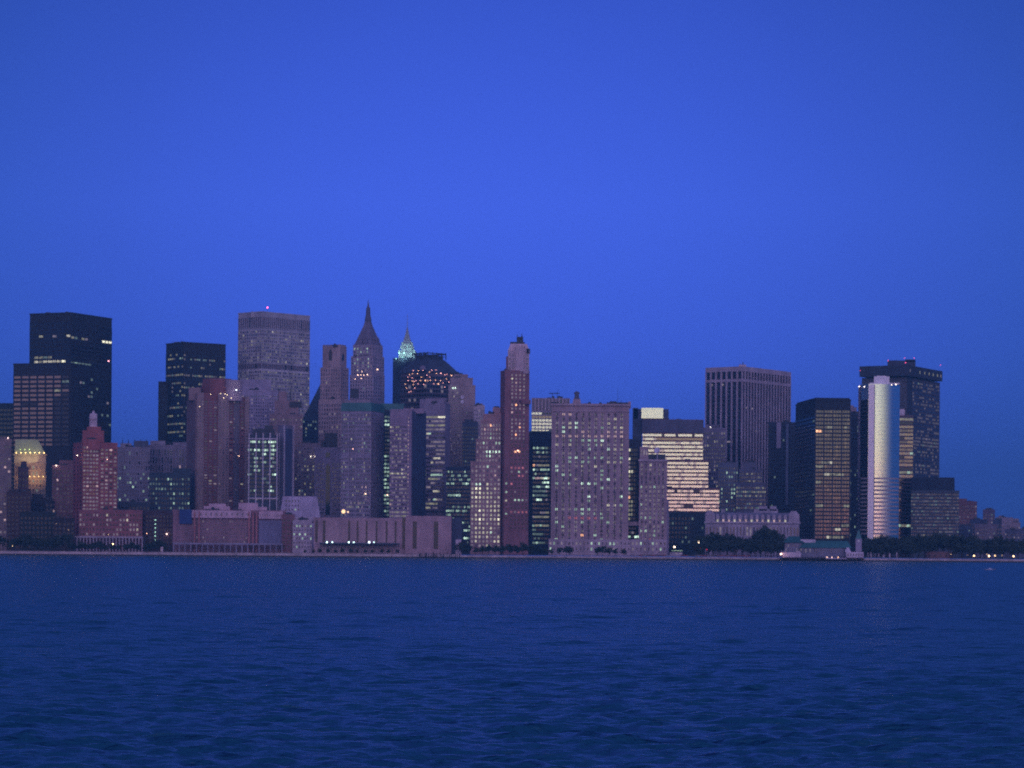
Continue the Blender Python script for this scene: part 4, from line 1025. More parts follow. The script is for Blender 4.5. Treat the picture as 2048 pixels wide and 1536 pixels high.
m = b.mb('arcade', wall_mat((.26, .24, .34))); q = front(346, 566, 2556, 9); m.prism(q, b.z(1090), b.z(1087)); 
for k in range(20): px = 347 + k * 11.4; m.prism(front(px, px + 1.8, 2556.3, 1), GROUND_Z, b.z(1090))
b.done()
b = Bld('sloped_roof_building', 'pale lilac block with sloping sides and a blank right half above the waterfront', 'public building', front(560, 640, 2620, 26), 2620, (.40, .34, .48), 20)
b.mb('wall').prism(b.plan, GROUND_Z, b.z(1027)); P = b.plan
b.mb('upper_wall', b.wall).prism(P, b.z(1027), b.z(993), [P[0].lerp(P[1], .07), P[0].lerp(P[1], .92), P[3].lerp(P[2], .92), P[3].lerp(P[2], .07)])
b.face(0, 998, 1024, 5, 9.0, .35, .45, i0=.1, i1=.5, unlit='kb', lit={'g': .1}, piers=False, spans=False, plan=front(562, 638, 2619.6, 3), part='upper_wall'); b.done()
low('brick_building', 'dark red gabled strip beside the white apartment house on the waterfront', 'building', 564, 590, 1031, 2566, (.22, .10, .12), 3, 8.5, t=20)
low('white_apartment_house', 'small pale house with a cluster of green lit windows on the waterfront', 'apartment building', 586, 625, 1042, 2560, (.42, .34, .42), 7, 8, {'g': .14, 'd': .05}, 'kb', singles=60, t=20, roofs=[(588, 628, 1034, 1043)])
# long low building with slots
b = Bld('long_low_building', 'long low brown pink building with tall dark slots and bluish lamps along its base', 'public building', front(628, 908, 2550, 26), 2550, (.36, .235, .27), 0)
b.mb('wall').prism(front(628, 812, 2550, 26), GROUND_Z - .3, b.z(1037)); b.mb('wall').prism(front(811, 903, 2546, 30), GROUND_Z - .3, b.z(1032.5))
b.mb('wall').prism(front(903, 922, 2556, 20), GROUND_Z - .3, b.z(1036, 905))
sl = b.mb('window_slot', PANE['k'])
for px in (631, 646, 697, 714, 732, 752, 772, 790): sl.prism(front(px, px + (5 if px < 650 else 3.4), 2549.8, 2), b.z(1086), b.z(1043))
for px, w in ((826, 8), (868, 9)): sl.prism(front(px, px + w, 2545.8, 2), b.z(1098), b.z(1043))
sl.prism(front(805, 812, 2549.7, 2), b.z(1098), b.z(1036)); b.mb('end_bay', wall_mat((.06, .07, .12))).prism(front(904, 924, 2555.7, 3), GROUND_Z, b.z(1036, 905))
m = b.mb('canopy', wall_mat((.05, .07, .11))); m.prism(front(640, 800, 2541, 8), b.z(1089.5), b.z(1087)); 
for k in range(24): px = 642 + k * 6.8; m.prism(front(px, px + .8, 2541.4, .5), GROUND_Z, b.z(1089.4))
b.roofbox(686, 800, 1036, 1038, 'ledge', None, 2, 10); b.done()
b = Bld('slot_fronted_office', 'lilac office building split by one tall arched dark slot, a black block on its roof', 'office building', front(629, 684, 2800, 30), 2800, (.26, .22, .31), 30)
b.body(897); b.mb('roof_plant', DARKMETAL).prism(front(648, 674, 2803, 14), b.z(897), b.z(866)); b.mb('roof_plant').prism(front(641, 650, 2803, 10), b.z(897), b.z(882))
P = b.plan; u = P[1] - P[0]; L = u.length; u /= L; sl = b.mb('arched_slot', PANE['k']); sl.box(P[0], u, nn, L * .40, L * .56, -.2, .5, b.z(1030), b.z(932)); sl.box(P[0], u, nn, L * .435, L * .525, -.2, .49, b.z(932), b.z(928)); sl.box(P[0], u, nn, L * .40, L * .54, -.2, .45, b.z(915), b.z(905))
b.face(0, 925, 1030, 4, 7.6, .66, .5, i0=.05, i1=.34, unlit='kb'); b.face(0, 925, 1030, 4, 7.6, .66, .5, i0=.62, i1=.97, unlit='kb'); b.done()
low('kiosk', 'tiny pale pink shed beside the long low building', 'shed', 912, 923, 1081, 2535, (.50, .40, .50), 2, 14, {'d': .5}, t=6)
# ------------------------------------------------------------------ water, shore, ground
def water_mesh():
    ys = [38.0]
    while ys[-1] < 2478:
        y = ys[-1]; ys.append(y + max(.16, y * .0032))
    ys[-1] = 2478.0
    ys = np.array(ys); nx = 330
    t = np.tan(np.radians(np.linspace(-19, 19, nx)))
    Yg, T = np.meshgrid(ys, t, indexing='ij'); Xg = Yg * T
    sp = np.maximum(np.gradient(ys)[:, None], (Yg * (t[1] - t[0])))
    Zg = np.zeros_like(Xg); r = np.random.RandomState(5)
    for k in range(70):
        lam = 0.5 * (3.2 / .5) ** (r.rand()); th = r.normal(.2, .85) + math.pi / 2
        kk = 2 * math.pi / lam; a = .0066 * lam ** .80
        w = np.clip(lam / (2.2 * sp) - .6, 0, 1)
        ph = kk * (Xg * math.cos(th) + Yg * math.sin(th)) + r.rand() * 6.28
        Zg += w * a * (1 - 2 * np.abs(np.sin(ph / 2)) ** 1.25)
    # gust patches
    g = .75 + .35 * np.sin(Xg * .021 + 1.3 * np.sin(Yg * .011)) * np.sin(Yg * .017 + Xg * .008)
    Zg *= g * np.clip((2478 - Yg) / 200, 0, 1)
    # steeper single crests here and there, in loose groups
    for k in range(1900):
        y0 = 48 * (620 / 48) ** r.rand(); x0 = y0 * r.uniform(-.30, .30)
        if math.sin(x0 * .09 + 2 * math.sin(y0 * .05)) + math.sin(y0 * .13) < -.4: continue
        wx, wy = r.uniform(.4, 1.5) * (1 + y0 / 260), r.uniform(.25, .5) * (1 + y0 / 170); am = r.uniform(.04, .10) * (1 + y0 / 300)
        i0, i1 = np.searchsorted(ys, (y0 - 4 * wy, y0 + 4 * wy)); j0, j1 = np.searchsorted(t, ((x0 - 4 * wx) / y0, (x0 + 4 * wx) / y0))
        dx, dy = (Xg[i0:i1, j0:j1] - x0) / wx, (Yg[i0:i1, j0:j1] - y0) / wy; dy = dy + .35 * dx * r.uniform(-1, 1)
        Zg[i0:i1, j0:j1] += am * np.exp(-dx * dx - dy * dy) * (1 - .5 * dy)
    v = np.stack([Xg, Yg, Zg], -1).reshape(-1, 3)
    ny = len(ys); idx = np.arange(ny * nx).reshape(ny, nx)
    q = np.stack([idx[:-1, :-1], idx[:-1, 1:], idx[1:, 1:], idx[1:, :-1]], -1).reshape(-1)
    me = bpy.data.meshes.new('water'); nf = (ny - 1) * (nx - 1)
    me.vertices.add(len(v)); me.vertices.foreach_set('co', v.astype(np.float32).ravel())
    me.loops.add(nf * 4); me.loops.foreach_set('vertex_index', q.astype(np.int32))
    me.polygons.add(nf); me.polygons.foreach_set('loop_start', np.arange(nf, dtype=np.int32) * 4); me.polygons.foreach_set('loop_total', np.full(nf, 4, np.int32))
    me.update(); me.polygons.foreach_set('use_smooth', np.ones(nf, bool))
    return me
wm = bpy.data.materials.new('harbour_water'); wm.use_nodes = True
nt = wm.node_tree; pb = nt.nodes['Principled BSDF']
pb.inputs['Base Color'].default_value = (.013, .095, .172, 1); pb.inputs['Roughness'].default_value = .28; pb.inputs['IOR'].default_value = 1.33
tcn = nt.nodes.new('ShaderNodeTexCoord')
prev = None
for sx, sy, sc_, dist_, st_ in ((1, 1, 1.6, .12, .9), (.8, 1, .4, .45, .9), (.35, 1, .06, 1.2, .4)):
    mp = nt.nodes.new('ShaderNodeMapping'); mp.inputs['Scale'].default_value = (sx, sy, 1); mp.inputs['Rotation'].default_value = (0, 0, .2)
    nt.links.new(tcn.outputs['Object'], mp.inputs[0])
    n = nt.nodes.new('ShaderNodeTexNoise'); n.inputs['Scale'].default_value = sc_; n.inputs['Detail'].default_value = 4; n.inputs['Distortion'].default_value = .6
    nt.links.new(mp.outputs[0], n.inputs['Vector'])
    bp = nt.nodes.new('ShaderNodeBump'); bp.inputs['Strength'].default_value = st_; bp.inputs['Distance'].default_value = dist_ * 3.0
    nt.links.new(n.outputs[0], bp.inputs['Height'])
    if prev: nt.links.new(prev.outputs[0], bp.inputs['Normal'])
    prev = bp
nt.links.new(prev.outputs[0], pb.inputs['Normal'])
me = water_mesh(); me.materials.append(wm)
wo_ = bpy.data.objects.new('water', me); C.objects.link(wo_); wo_['kind'] = 'structure'
m = MB()
t19 = math.tan(R(19))
m.face([(-9000, -3000, 0), (9000, -3000, 0), (9000, 38, 0), (-9000, 38, 0)])
m.face([(-9000, 38, 0), (-38 * t19, 38, 0), (-2478 * t19, 2478, 0), (-9000, 2478, 0)])
m.face([(38 * t19, 38, 0), (9000, 38, 0), (9000, 2478, 0), (2478 * t19, 2478, 0)])
m.face([(-9000, 2478, 0), (9000, 2478, 0), (9000, 2500, 0), (-9000, 2500, 0)])
m.build('open_water', wm, kind='structure')

SH = 2478.0
gm = principled('park_ground', (.05, .055, .05), .95, noise=.4, scale=.02)
m = MB(); m.face([(-9000, SH + 3, GROUND_Z), (9000, SH + 3, GROUND_Z), (9000, 9800, GROUND_Z), (-9000, 9800, GROUND_Z)])
m.build('ground', gm, kind='structure')
# seawall: dark tide line below pale granite with joints and coping
m = MB()
SW = principled('seawall_granite', (.44, .35, .38), .9, noise=.35, scale=.12)
TW = principled('tide_wet_stone', (.02, .024, .03), .5, noise=.3, scale=.2)
x = -1500.0
while x < 1500:
    w = rng.uniform(14, 30)
    far = x < X(918, SH)
    y0 = SH + (1.2 if rng.random() < .5 else 0) * .2
    h = GROUND_Z + (0.1 if far else -.7) + rng.uniform(-.08, .08)
    m.box((0, 0), (1, 0), (0, 1), x, x + w - .1, y0, SH + 3, -1, 1.25, TW)
    m.box((0, 0), (1, 0), (0, 1), x, x + w - .06, y0 + .25, SH + 3.1, 1.25, h, SW)
    m.box((0, 0), (1, 0), (0, 1), x, x + w, y0 - .05, SH + 2, h, h + .28, SW)
    x += w
m.build('seawall', SW, kind='structure')
# esplanade paving
m = MB(); m.face([(-1500, SH + 3.2, GROUND_Z + .006), (1500, SH + 3.2, GROUND_Z + .006), (1500, SH + 16, GROUND_Z + .006), (-1500, SH + 16, GROUND_Z + .006)])
m.build('path', principled('esplanade_paving', (.20, .17, .19), .9, noise=.2, scale=.1), kind='structure')

# ------------------------------------------------------------------ trees
LEAF = [principled('foliage_%d' % i, c_, .7, noise=.35, scale=.5) for i, c_ in enumerate(((.030, .052, .026), (.045, .070, .030), (.022, .040, .028)))]
BARK = principled('bark', (.06, .045, .035), .9)
def tree_mesh(seed, h, w, nl=1500, leaf=.55):
    r = random.Random(seed); tr = MB()
    tr.bar((0, 0, -.2), (0, 0, h * .35), h * .028, h * .02, 8)
    tips = []
    for k in range(9):
        a = k * 2.4 + r.random(); e = Vector((math.cos(a) * w * r.uniform(.2, .42), math.sin(a) * w * r.uniform(.2, .42), h * r.uniform(.5, .9)))
        s_ = Vector((0, 0, h * r.uniform(.25, .36))); tr.bar(s_, e, h * .014, h * .004, 5); tips.append(e)
    tips.append(Vector((0, 0, h * .9)))
    cl = []
    for t in tips:
        for q in range(3):
            cl.append((t + Vector((r.gauss(0, w * .10), r.gauss(0, w * .10), r.gauss(-h * .02, h * .07))), w * r.uniform(.09, .2)))
    cr = MB()
    for k in range(nl):
        c_, rad = r.choice(cl)
        d = Vector((r.gauss(0, 1), r.gauss(0, 1), r.gauss(0, .8))).normalized() * rad * r.random() ** .4
        p = c_ + d
        if p.z < h * .2: continue
        n = Vector((r.gauss(0, 1), r.gauss(0, 1), r.gauss(.5, 1))).normalized(); a_ = n.orthogonal().normalized(); b_ = n.cross(a_)
        s_ = leaf * r.uniform(.6, 1.4)
        cr.face([p + a_ * s_, p + b_ * s_ * .6, p - a_ * s_, p - b_ * s_ * .6], LEAF[r.choice((0, 0, 1, 2))])
    return tr, cr
PROTO = []
for i, (h, w) in enumerate(((13, 12), (15, 13), (11, 11), (17, 14), (9, 8))):
    tr, cr = tree_mesh(40 + i, h, w, 1700 if h > 10 else 900)
    a_, b_ = tr.build('trunk', BARK), cr.build('crown', LEAF[0])
    PROTO.append((h, w, a_.data, b_.data)); bpy.data.objects.remove(a_); bpy.data.objects.remove(b_)
PLACES = ((60, 'far left under the floodlit building'), (104, 'under the black twin tower'), (150, 'left of the red arcade'), (220, 'before the left half of the arcade'), (300, 'before the right half of the arcade'), (345, 'by the green window string'),
    (700, 'at the left end of the slotted wall'), (830, 'at the middle of the slotted wall'), (960, 'below the pink brick tower'), (1050, 'below the dark red tower'), (1150, 'below the left of the great lilac block'), (1262, 'below the right of the great lilac block'),
    (1430, 'left of the hall'), (1500, 'below the hall middle'), (1600, 'below the hall right end'), (1760, 'right of the clock tower'), (1800, 'below the silver tower'), (1850, 'left of the round fort'), (1915, 'below the broad dark block'), (1960, 'below the hazy brick group'), (2010, 'above the park lamps'), (2400, 'at the right edge'))
def place(px): return next(t for lim, t in PLACES if px < lim)
def tree(px, D, top, label, group, kind=None):
    """tree whose top reaches pixel row top"""
    x = X(px, D); H = Z(px, top, D) - GROUND_Z
    i = kind if kind is not None else rng.randrange(4)
    h, w, tm, cm = PROTO[i]; s_ = H / h
    e = bpy.data.objects.new('tree', None); C.objects.link(e); e.location = (x, D, GROUND_Z); e.rotation_euler.z = rng.uniform(0, 6.28); tag(e, label + ', ' + place(px), 'tree', group)
    wx = min(s_, 1.25) * rng.uniform(.9, 1.15)
    e.scale = (wx, wx, s_)
    for nm, me_ in (('trunk', tm), ('crown', cm)):
        o = bpy.data.objects.new(nm, me_); C.objects.link(o); o.parent = e
# big park at right
prof = [(1722, 1086), (1735, 1080), (1750, 1078), (1775, 1073), (1800, 1076), (1830, 1070), (1860, 1074), (1885, 1068), (1905, 1069), (1930, 1073), (1960, 1076), (1990, 1074), (2020, 1078), (2048, 1080), (2075, 1078)]
def pr(px):
    for (a_, t0), (b_, t1) in zip(prof, prof[1:]):
        if a_ <= px <= b_: return t0 + (t1 - t0) * (px - a_) / (b_ - a_)
    return 1080
px = 1724
while px < 2066:
    tree(px, rng.uniform(2545, 2580), pr(px) + rng.uniform(0, 5), 'dark leafy back row park tree', 'back row of park trees at the right end')
    px += rng.uniform(9, 14)
px = 1732
while px < 2066:
    if not 1845 < px < 1912: tree(px, rng.uniform(2505, 2535), rng.uniform(1088, 1094), 'lower front row park tree', 'front row of park trees at the right end')
    px += rng.uniform(11, 17)
for px, t in ((1402, 1080), (1414, 1074), (1427, 1069), (1441, 1072), (1456, 1071), (1470, 1076), (1484, 1074), (1497, 1077), (1511, 1073), (1522, 1066), (1532, 1057), (1543, 1060), (1555, 1071), (1567, 1076)):
    tree(px, rng.uniform(2552, 2575), t, 'dark tree in the tall clump', 'trees before the dormered hall')
for px in range(1392, 1566, 12): tree(px + rng.uniform(-3, 3), rng.uniform(2512, 2535), rng.uniform(1084, 1090), 'lower dark quay tree', 'low trees on the quay before the hall')
for px in range(148, 296, 13): tree(px + rng.uniform(-3, 3), 2520, rng.uniform(1083, 1091), 'small round esplanade tree', 'esplanade trees below the arcade', 4 if px % 2 else 2)
for px in range(8, 148, 12): tree(px + rng.uniform(-3, 3), rng.uniform(2510, 2540), rng.uniform(1070, 1086), 'dark tree in the unlit park', 'trees in the dark park at the left')
for px in (300, 312, 325): tree(px, 2525, rng.uniform(1082, 1090), 'dark round tree', 'trees by the green window string', 2)
for px in list(range(612, 800, 15)): tree(px + rng.uniform(-3, 3), 2512, rng.uniform(1096, 1100), 'shrub-like young tree', 'young trees before the long low building', 4)
for px, t in ((925, 1088), (936, 1090), (952, 1095), (966, 1092), (978, 1090), (992, 1091), (1006, 1092), (1020, 1091), (1034, 1093), (1046, 1086), (1062, 1092), (1076, 1094), (1090, 1096), (1104, 1098), (1120, 1097), (1134, 1094), (1140, 1097), (1196, 1096), (1206, 1094), (1218, 1097), (1232, 1098), (1248, 1100)):
    tree(px, rng.uniform(2515, 2540), t, 'low dark quayside tree', 'low trees under the lilac blocks', rng.choice((2, 4)))
# ------------------------------------------------------------------ pier head hall with clock tower
STONE = wall_mat((.30, .26, .36)); WHT = wall_mat((.55, .46, .58))
D = 2500
b = Bld('pier_building', 'low pier hall on piles with green roofs and a slim clock tower', 'pier building', front(1570, 1712, D, 22), D, (.20, .19, .27), 40)
nn = Vector((0, -1))
m = b.mb('wall'); m.prism(front(1604, 1700, D, 18), GROUND_Z - 2, b.z(1096)); m.prism(front(1570, 1606, D + 4, 24), GROUND_Z - 1, b.z(1086))
b.face(0, 1097, 1107, 22, 9, .4, .75, plan=front(1606, 1700, D, 18), unlit='kb', lit={'d': .15}); b.face(0, 1089, 1104, 8, 7, .4, .7, plan=front(1571, 1605, D + 4, 24), unlit='kb', lit={'d': .1})
ro = b.mb('roof', COPPER)
def gable(l, r, D0, t, zb, zt, ins=.12):
    q = front(l, r, D0, t); c1 = q[0].lerp(q[3], .5); c2 = q[1].lerp(q[2], .5)
    a_ = [q[0], q[1], q[2], q[3]]; u_ = (q[1] - q[0]) * ins
    ro.prism(a_, zb, zt, [c1 + u_ - Vector((0, .3)), c2 - u_ - Vector((0, .3)), c2 - u_ + Vector((0, .3)), c1 + u_ + Vector((0, .3))])
gable(1600, 1704, D - 1.5, 21, b.z(1096), b.z(1082), .08); gable(1567, 1609, D + 2, 28, b.z(1086), b.z(1073), .25)
b.mb('clerestory', WHT).prism(front(1602, 1632, D + 6, 6), b.z(1094), b.z(1079.5))
b.mb('shed', WHT).prism(front(1566, 1603, D - 12, 6), GROUND_Z - .5, b.z(1105.5)); b.mb('shed').prism(front(1593, 1601, D - 13, 5), b.z(1106), b.z(1103))
b.mb('end_house', WHT).prism(front(1693, 1728, D - 14, 12), GROUND_Z - .5, b.z(1104)); b.mb('end_house').prism(front(1690, 1703, D - 10, 8), b.z(1104), b.z(1095), b.inset(.3, front(1690, 1703, D - 10, 8)))
b.face(0, 1106, 1114, 6, 8, .35, .6, plan=front(1694, 1727, D - 14.1, 3), unlit='kb', piers=False, spans=False, part='end_house', mat=WHT)
tw = b.mb('clock_tower', STONE); q = front(1712, 1724, D + 2, 6); tw.prism(q, GROUND_Z, b.z(1078)); tw.prism(b.inset(1.1, q), b.z(1079), b.z(1077.5)); cx = (q[0].x + q[1].x) / 2
b.mb('tower_roof', COPPER).prism(b.inset(1.05, q), b.z(1077.5), b.z(1058), b.inset(.03, q))
ck = b.mb('clock_face', wall_mat((.6, .6, .62))); n0 = len(ck.v); zc = b.z(1082)
for dy in (-.02, -.15):
    for k in range(14): ck.v.append((cx + 1.0 * math.cos(k * .4488), D + 2 + dy, zc + 1.0 * math.sin(k * .4488)))
ck.f.append(tuple(range(n0 + 14, n0 + 28))); ck.m.append(0)
for k in range(14): ck.f.append((n0 + k, n0 + (k + 1) % 14, n0 + 14 + (k + 1) % 14, n0 + 14 + k)); ck.m.append(0)
dk = b.mb('deck', principled('deck_wood', (.09, .08, .085), .9)); dk.prism(front(1560, 1730, D - 30, 40), GROUND_Z - .9, GROUND_Z - .4)
b.mb('fascia', wall_mat((.42, .34, .44))).prism(front(1652, 1694, D - 31, 2), GROUND_Z - 1.4, GROUND_Z - .3)
for px, py, col in ((1563, 1108, (1, .62, .45)), (1677, 1115, (1, .55, .3)), (1655, 1114.5, (1, .6, .5)), (1665, 1115, (1, .6, .5))): b.lamp(px, py, col, .9 if px == 1563 else .6, 25 if px == 1563 else 3, dd=-16)
b.done()
pile = MB(); pile.bar((0, 0, -2), (0, 0, 1.72), .22, .2, 8); pmesh = pile.build('piling', principled('creosoted_wood', (.02, .02, .022), .8))
pmesh_d = pmesh.data; bpy.data.objects.remove(pmesh)
def piling(x, y, h, label, group):
    o = bpy.data.objects.new('piling', pmesh_d); C.objects.link(o); o.location = (x, y, 0); o.scale = (1.4, 1.4, h); tag(o, label, 'piling', group)
for k in range(44):
    piling(X(1562 + k * 3.85, D - 29), D - 28.6 + (k % 2) * 1.2, 1.4, 'dark timber pile carrying the deck of the pier hall', 'piles under the pier hall')
for k in range(40): piling(X(838 + rng.random() * 84, 2466), rng.uniform(2452, 2474), rng.uniform(1.2, 3.2), 'weathered timber pile of the ruined pier below the long low building', 'piles of the ruined pier')
# round low fort
D = 2515
rt = bpy.data.objects.new('round_fort', None); C.objects.link(rt); rt.location = (X(1878, D + 25), D + 25, GROUND_Z); tag(rt, 'low round reddish stone fort among the park trees at right', 'fort')
m = MB(); m.lathe(0, 0, [(13.5, -.2), (13.5, 5.2), (13.8, 5.2), (13.8, 5.9), (12.6, 5.9), (12.6, 4.5)], 40)
FM = wall_mat((.20, .11, .11)); m.build('wall', FM, rt)
m = MB(); m.lathe(0, 0, [(12.5, 4.4), (11, 5.6), (4, 6.6), (.3, 7.0)], 32); m.build('roof', wall_mat((.08, .06, .07)), rt)
for k in range(7):
    a = R(-160 + k * 23); m = MB(); m.abox(13.5 * math.cos(a), 13.5 * math.sin(a), 1.5, 1.2, .5, 1.6, None, a + math.pi / 2); m.build('gun_port', PANE['k'], rt)

# ------------------------------------------------------------------ street lamps
pole = MB(); pole.bar((0, 0, 0), (0, 0, 1), .12, .07, 6); po = pole.build('pole', DARKMETAL); pm_ = po.data; bpy.data.objects.remove(po)
HEAD = {}
def lamp_post(px, py, D, col, r, st, label, group='lamps along the shore', name='street_lamp'):
    x, z = at(px, py, D); e = bpy.data.objects.new(name, None); C.objects.link(e); e.location = (x, D, GROUND_Z); tag(e, label, 'street lamp', group)
    H = max(1.0, z - GROUND_Z)
    p = bpy.data.objects.new('pole', pm_); C.objects.link(p); p.parent = e; p.scale = (1, 1, H - r * .6)
    key = (col, r, st)
    if key not in HEAD:
        m = MB(); m.lathe(0, 0, [(r * .2, -r), (r * .8, -r * .6), (r, 0), (r * .8, r * .6), (r * .2, r)], 10)
        o = m.build('lamp_globe', principled('lamp_glow_%d' % len(HEAD), (.1, .1, .1), emis=col, es=st * (.26 if col[2] < col[0] * .7 else .4), noise=0)); HEAD[key] = o.data; bpy.data.objects.remove(o)
    o = bpy.data.objects.new('lamp_globe', HEAD[key]); C.objects.link(o); o.parent = e; o.location = (0, 0, H)
WA = (1, .66, .34); CO = (.62, .95, .92)
for px, py, D, col, r, st, lab in (
    (25, 1092, 2505, WA, .45, 6, 'dim orange lamp low in the dark park at the far left'), (226, 1088, 2508, WA, .7, 22, 'orange lamp under the small trees before the arcade'),
    (113, 1047, 2560, WA, .3, 4, 'faint orange lamp over the dark low block'), (137, 1060, 2560, WA, .3, 4, 'faint orange lamp just left of the red brick wing'), (217, 1069, 2580, WA, .4, 6, 'small orange lamp on the arcade roof'),
    (654, 1084.5, 2535, CO, .75, 18, 'leftmost bluish white lamp of six on the long low building'), (664.5, 1084.5, 2535, CO, .65, 14, 'second bluish white lamp of six, just right of the leftmost'), (697.5, 1084.5, 2535, CO, .75, 14, 'third bluish lamp of six before the long low building'),
    (707.5, 1084.5, 2535, CO, .6, 10, 'fourth bluish lamp of six, greener than the third'), (738.5, 1084.5, 2535, (.75, .88, 1), .9, 24, 'brightest white blue lamp of six before the long low building'), (748, 1084.5, 2535, CO, .6, 9, 'rightmost bluish lamp of six before the long low building'),
    (1349, 1094, 2530, (1, .8, .6), .85, 24, 'bright warm lamp right of the narrower lilac block'), (1397, 1085, 2540, (1, .72, .5), .75, 18, 'warm lamp on a tall pole left of the tree clump'),
    (1948, 1111.5, 2500, WA, .75, 16, 'leftmost bright orange lamp of the park lamps at right'), (1935, 1110, 2500, WA, .3, 4, 'faint orange lamp just left of the park lamps at right'), (1974, 1108.5, 2502, WA, .45, 5, 'dimmer orange lamp above the middle of the park lamps'), (1978, 1112, 2500, WA, .9, 20, 'brightest orange park lamp in the middle of the group at right'),
    (1990, 1111.5, 2500, WA, .7, 12, 'orange park lamp just right of the brightest one'), (2004, 1111, 2500, WA, .4, 4, 'weak orange park lamp between two bright ones'), (2027, 1112.5, 2500, WA, .85, 18, 'last bright orange park lamp near the right edge'), (1902, 1108.5, 2500, WA, .35, 6, 'pinpoint lamp right of the round fort')):
    lamp_post(px, py, D, col, r, st, lab)
for px, py, lab in ((1391.5, 1097, 'left red signal of a close pair by the quay'), (1399.5, 1097, 'right red signal of a close pair by the quay'), (1413.5, 1099, 'single red signal right of the close pair')):
    lamp_post(px, py, 2520, (1, .03, .10), .6, 3, lab, 'red signals on the quay', 'signal_lamp')
for k in range(7): lamp_post(1344.5 + k * 3.2, 1101.3, 2525, (.7, 1, .7), .32, 3, 'one of the small greenish bulbs in a level row under the bright warm lamp', 'row of greenish bulbs', 'string_lamp')

# parked cars on the quay: small, dark red and grey
CARP = [principled('car_paint_%d' % i, c_, .35, noise=0) for i, c_ in enumerate(((.30, .03, .04), (.20, .04, .06), (.05, .05, .07), (.25, .22, .26)))]
def car_meshes(mt):
    bdy, gls, wh = MB(), MB(), MB()
    prof = [(-2.2, .35), (2.2, .35), (2.25, .75), (1.3, .92), (.75, 1.42), (-1.1, 1.45), (-1.75, .98), (-2.2, .9)]
    for s_ in (-1,):
        n0 = 0
        bdy.v = [(x, -.85, z) for x, z in prof] + [(x, .85, z) for x, z in prof]; k = len(prof)
        bdy.f = [tuple(range(k)), tuple(range(2 * k - 1, k - 1, -1))] + [(i, k + i, k + (i + 1) % k, (i + 1) % k) for i in range(k)]; bdy.m = [0] * len(bdy.f)
    gls.hexa([(-1.45, -.87, .98), (1.1, -.87, .98), (1.1, .87, .98), (-1.45, .87, .98), (-1.0, -.87, 1.36), (.65, -.87, 1.36), (.65, .87, 1.36), (-1.0, .87, 1.36)])
    out = []
    o = bdy.build('body', mt); out.append(('body', o.data)); bpy.data.objects.remove(o)
    o = gls.build('window', PANE['k']); out.append(('window', o.data)); bpy.data.objects.remove(o)
    return out
wb = MB(); wb.bar((0, -.1, 0), (0, .1, 0), .33, seg=12); o = wb.build('wheel', DARKMETAL); wheel_m = o.data; bpy.data.objects.remove(o)
CARM = [car_meshes(mt) for mt in CARP]
seen = 0
for k in range(34):
    px = 1284 + k * 6.4 + rng.uniform(-1, 1)
    if 1338 < px < 1362: continue
    i = rng.choice((0, 0, 1, 2, 3)); cn = ('bright red', 'dark red', 'black', 'grey')[i]
    x = X(px, 2506); e = bpy.data.objects.new('parked_car', None); C.objects.link(e); e.location = (x, 2506, GROUND_Z + .01); e.rotation_euler.z = 0 if rng.random() < .5 else math.pi
    tag(e, '%s car in the row on the quay %s' % (cn, 'under the narrower lilac block' if px < 1340 else 'before the tree clump'), 'car', 'cars parked along the quay: %s %s' % (cn, 'left' if px < 1340 else 'right'))
    for nm, me_ in CARM[i]:
        o = bpy.data.objects.new(nm, me_); C.objects.link(o); o.parent = e
    for wx in (-1.4, 1.4):
        for wy in (-.8, .8):
            o = bpy.data.objects.new('wheel', wheel_m); C.objects.link(o); o.parent = e; o.location = (wx, wy, .33)
# railing along the esplanade
m = MB(); x = -620.0
while x < 620:
    m.bar((x, SH + 3.6, GROUND_Z), (x, SH + 3.6, GROUND_Z + 1.1), .05, seg=4); x += 3.0
for z_ in (.6, 1.1): m.bar((-620, SH + 3.6, GROUND_Z + z_), (620, SH + 3.6, GROUND_Z + z_), .04, seg=4)
tag(m.build('railing', DARKMETAL), 'thin dark metal railing along the whole esplanade above the seawall', 'railing')
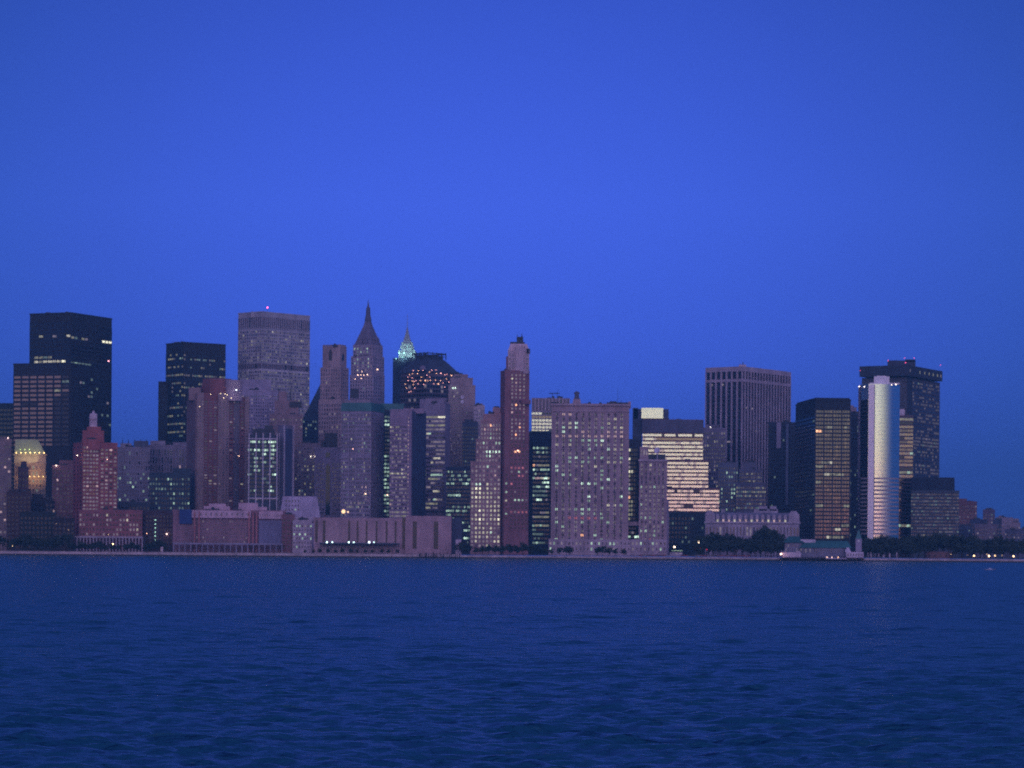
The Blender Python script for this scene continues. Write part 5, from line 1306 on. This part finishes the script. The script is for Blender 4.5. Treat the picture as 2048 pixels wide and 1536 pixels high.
# small pale box structures at the quay
def booth(l, r, top, D, col, label, name='booth'):
    b = Bld(name, label, 'booth', front(l, r, D, 4), D, col, 6); b.mb('wall').prism(b.plan, GROUND_Z - .1, b.z(top)); b.mb('roof', DARKMETAL).prism(b.inset(1.08), b.z(top), b.z(top) + .3)
    b.face(0, top + 1.5, 1108, 3, 6, .5, .6, unlit='kd', piers=False, spans=False); b.done()
booth(1340, 1366, 1104.5, 2512, (.36, .30, .38), 'low pale ticket booth under the greenish bulbs')
booth(322, 327, 1094, 2500, (.55, .42, .52), 'tiny pale pink booth on the esplanade')
# motor boat
bt = bpy.data.objects.new('motor_boat', None); C.objects.link(bt); Db = 7 * FPX / 31.0; bt.location = (X(1981, Db), Db, .0); bt.rotation_euler.z = .25; bt.scale = (.8, .8, .6)
tag(bt, 'tiny pale motor boat on the water near the right edge', 'boat')
m = MB(); L = 3.2
m.v = [(-L, -.9, .1), (L * .5, -.9, .1), (L, 0, .25), (L * .5, .9, .1), (-L, .9, .1), (-L, -1.1, .75), (L * .55, -1.1, .8), (L * 1.15, 0, 1.0), (L * .55, 1.1, .8), (-L, 1.1, .75)]
m.f = [(4, 3, 2, 1, 0), (5, 6, 7, 8, 9)] + [(i, (i + 1) % 5, 5 + (i + 1) % 5, 5 + i) for i in range(5)]; m.m = [0] * 7
m.build('hull', principled('boat_white', (.32, .36, .5), .4, noise=0), bt)
m = MB(); m.hexa([(-1, -.7, .8), (1, -.7, .8), (1, .7, .8), (-1, .7, .8), (-.8, -.6, 1.5), (.5, -.6, 1.5), (.5, .6, 1.5), (-.8, .6, 1.5)]); m.build('cabin', principled('boat_white', (.55, .55, .6)), bt)

# ------------------------------------------------------------------ dusk haze
hz = MB(); hz.box((0, 0), (1, 0), (0, 1), -9500, 9500, -3500, 10000, -3.2, 330)
hm = bpy.data.materials.new('dusk_haze'); hm.use_nodes = True; nt = hm.node_tree; nt.nodes.clear()
pv = nt.nodes.new('ShaderNodeVolumePrincipled'); pv.inputs['Color'].default_value = (.24, .72, 1.0, 1); pv.inputs['Density'].default_value = 1.0e-4; pv.inputs['Anisotropy'].default_value = 0.2
oo = nt.nodes.new('ShaderNodeOutputMaterial'); nt.links.new(pv.outputs[0], oo.inputs['Volume'])
hz.build('haze', hm, kind='stuff')
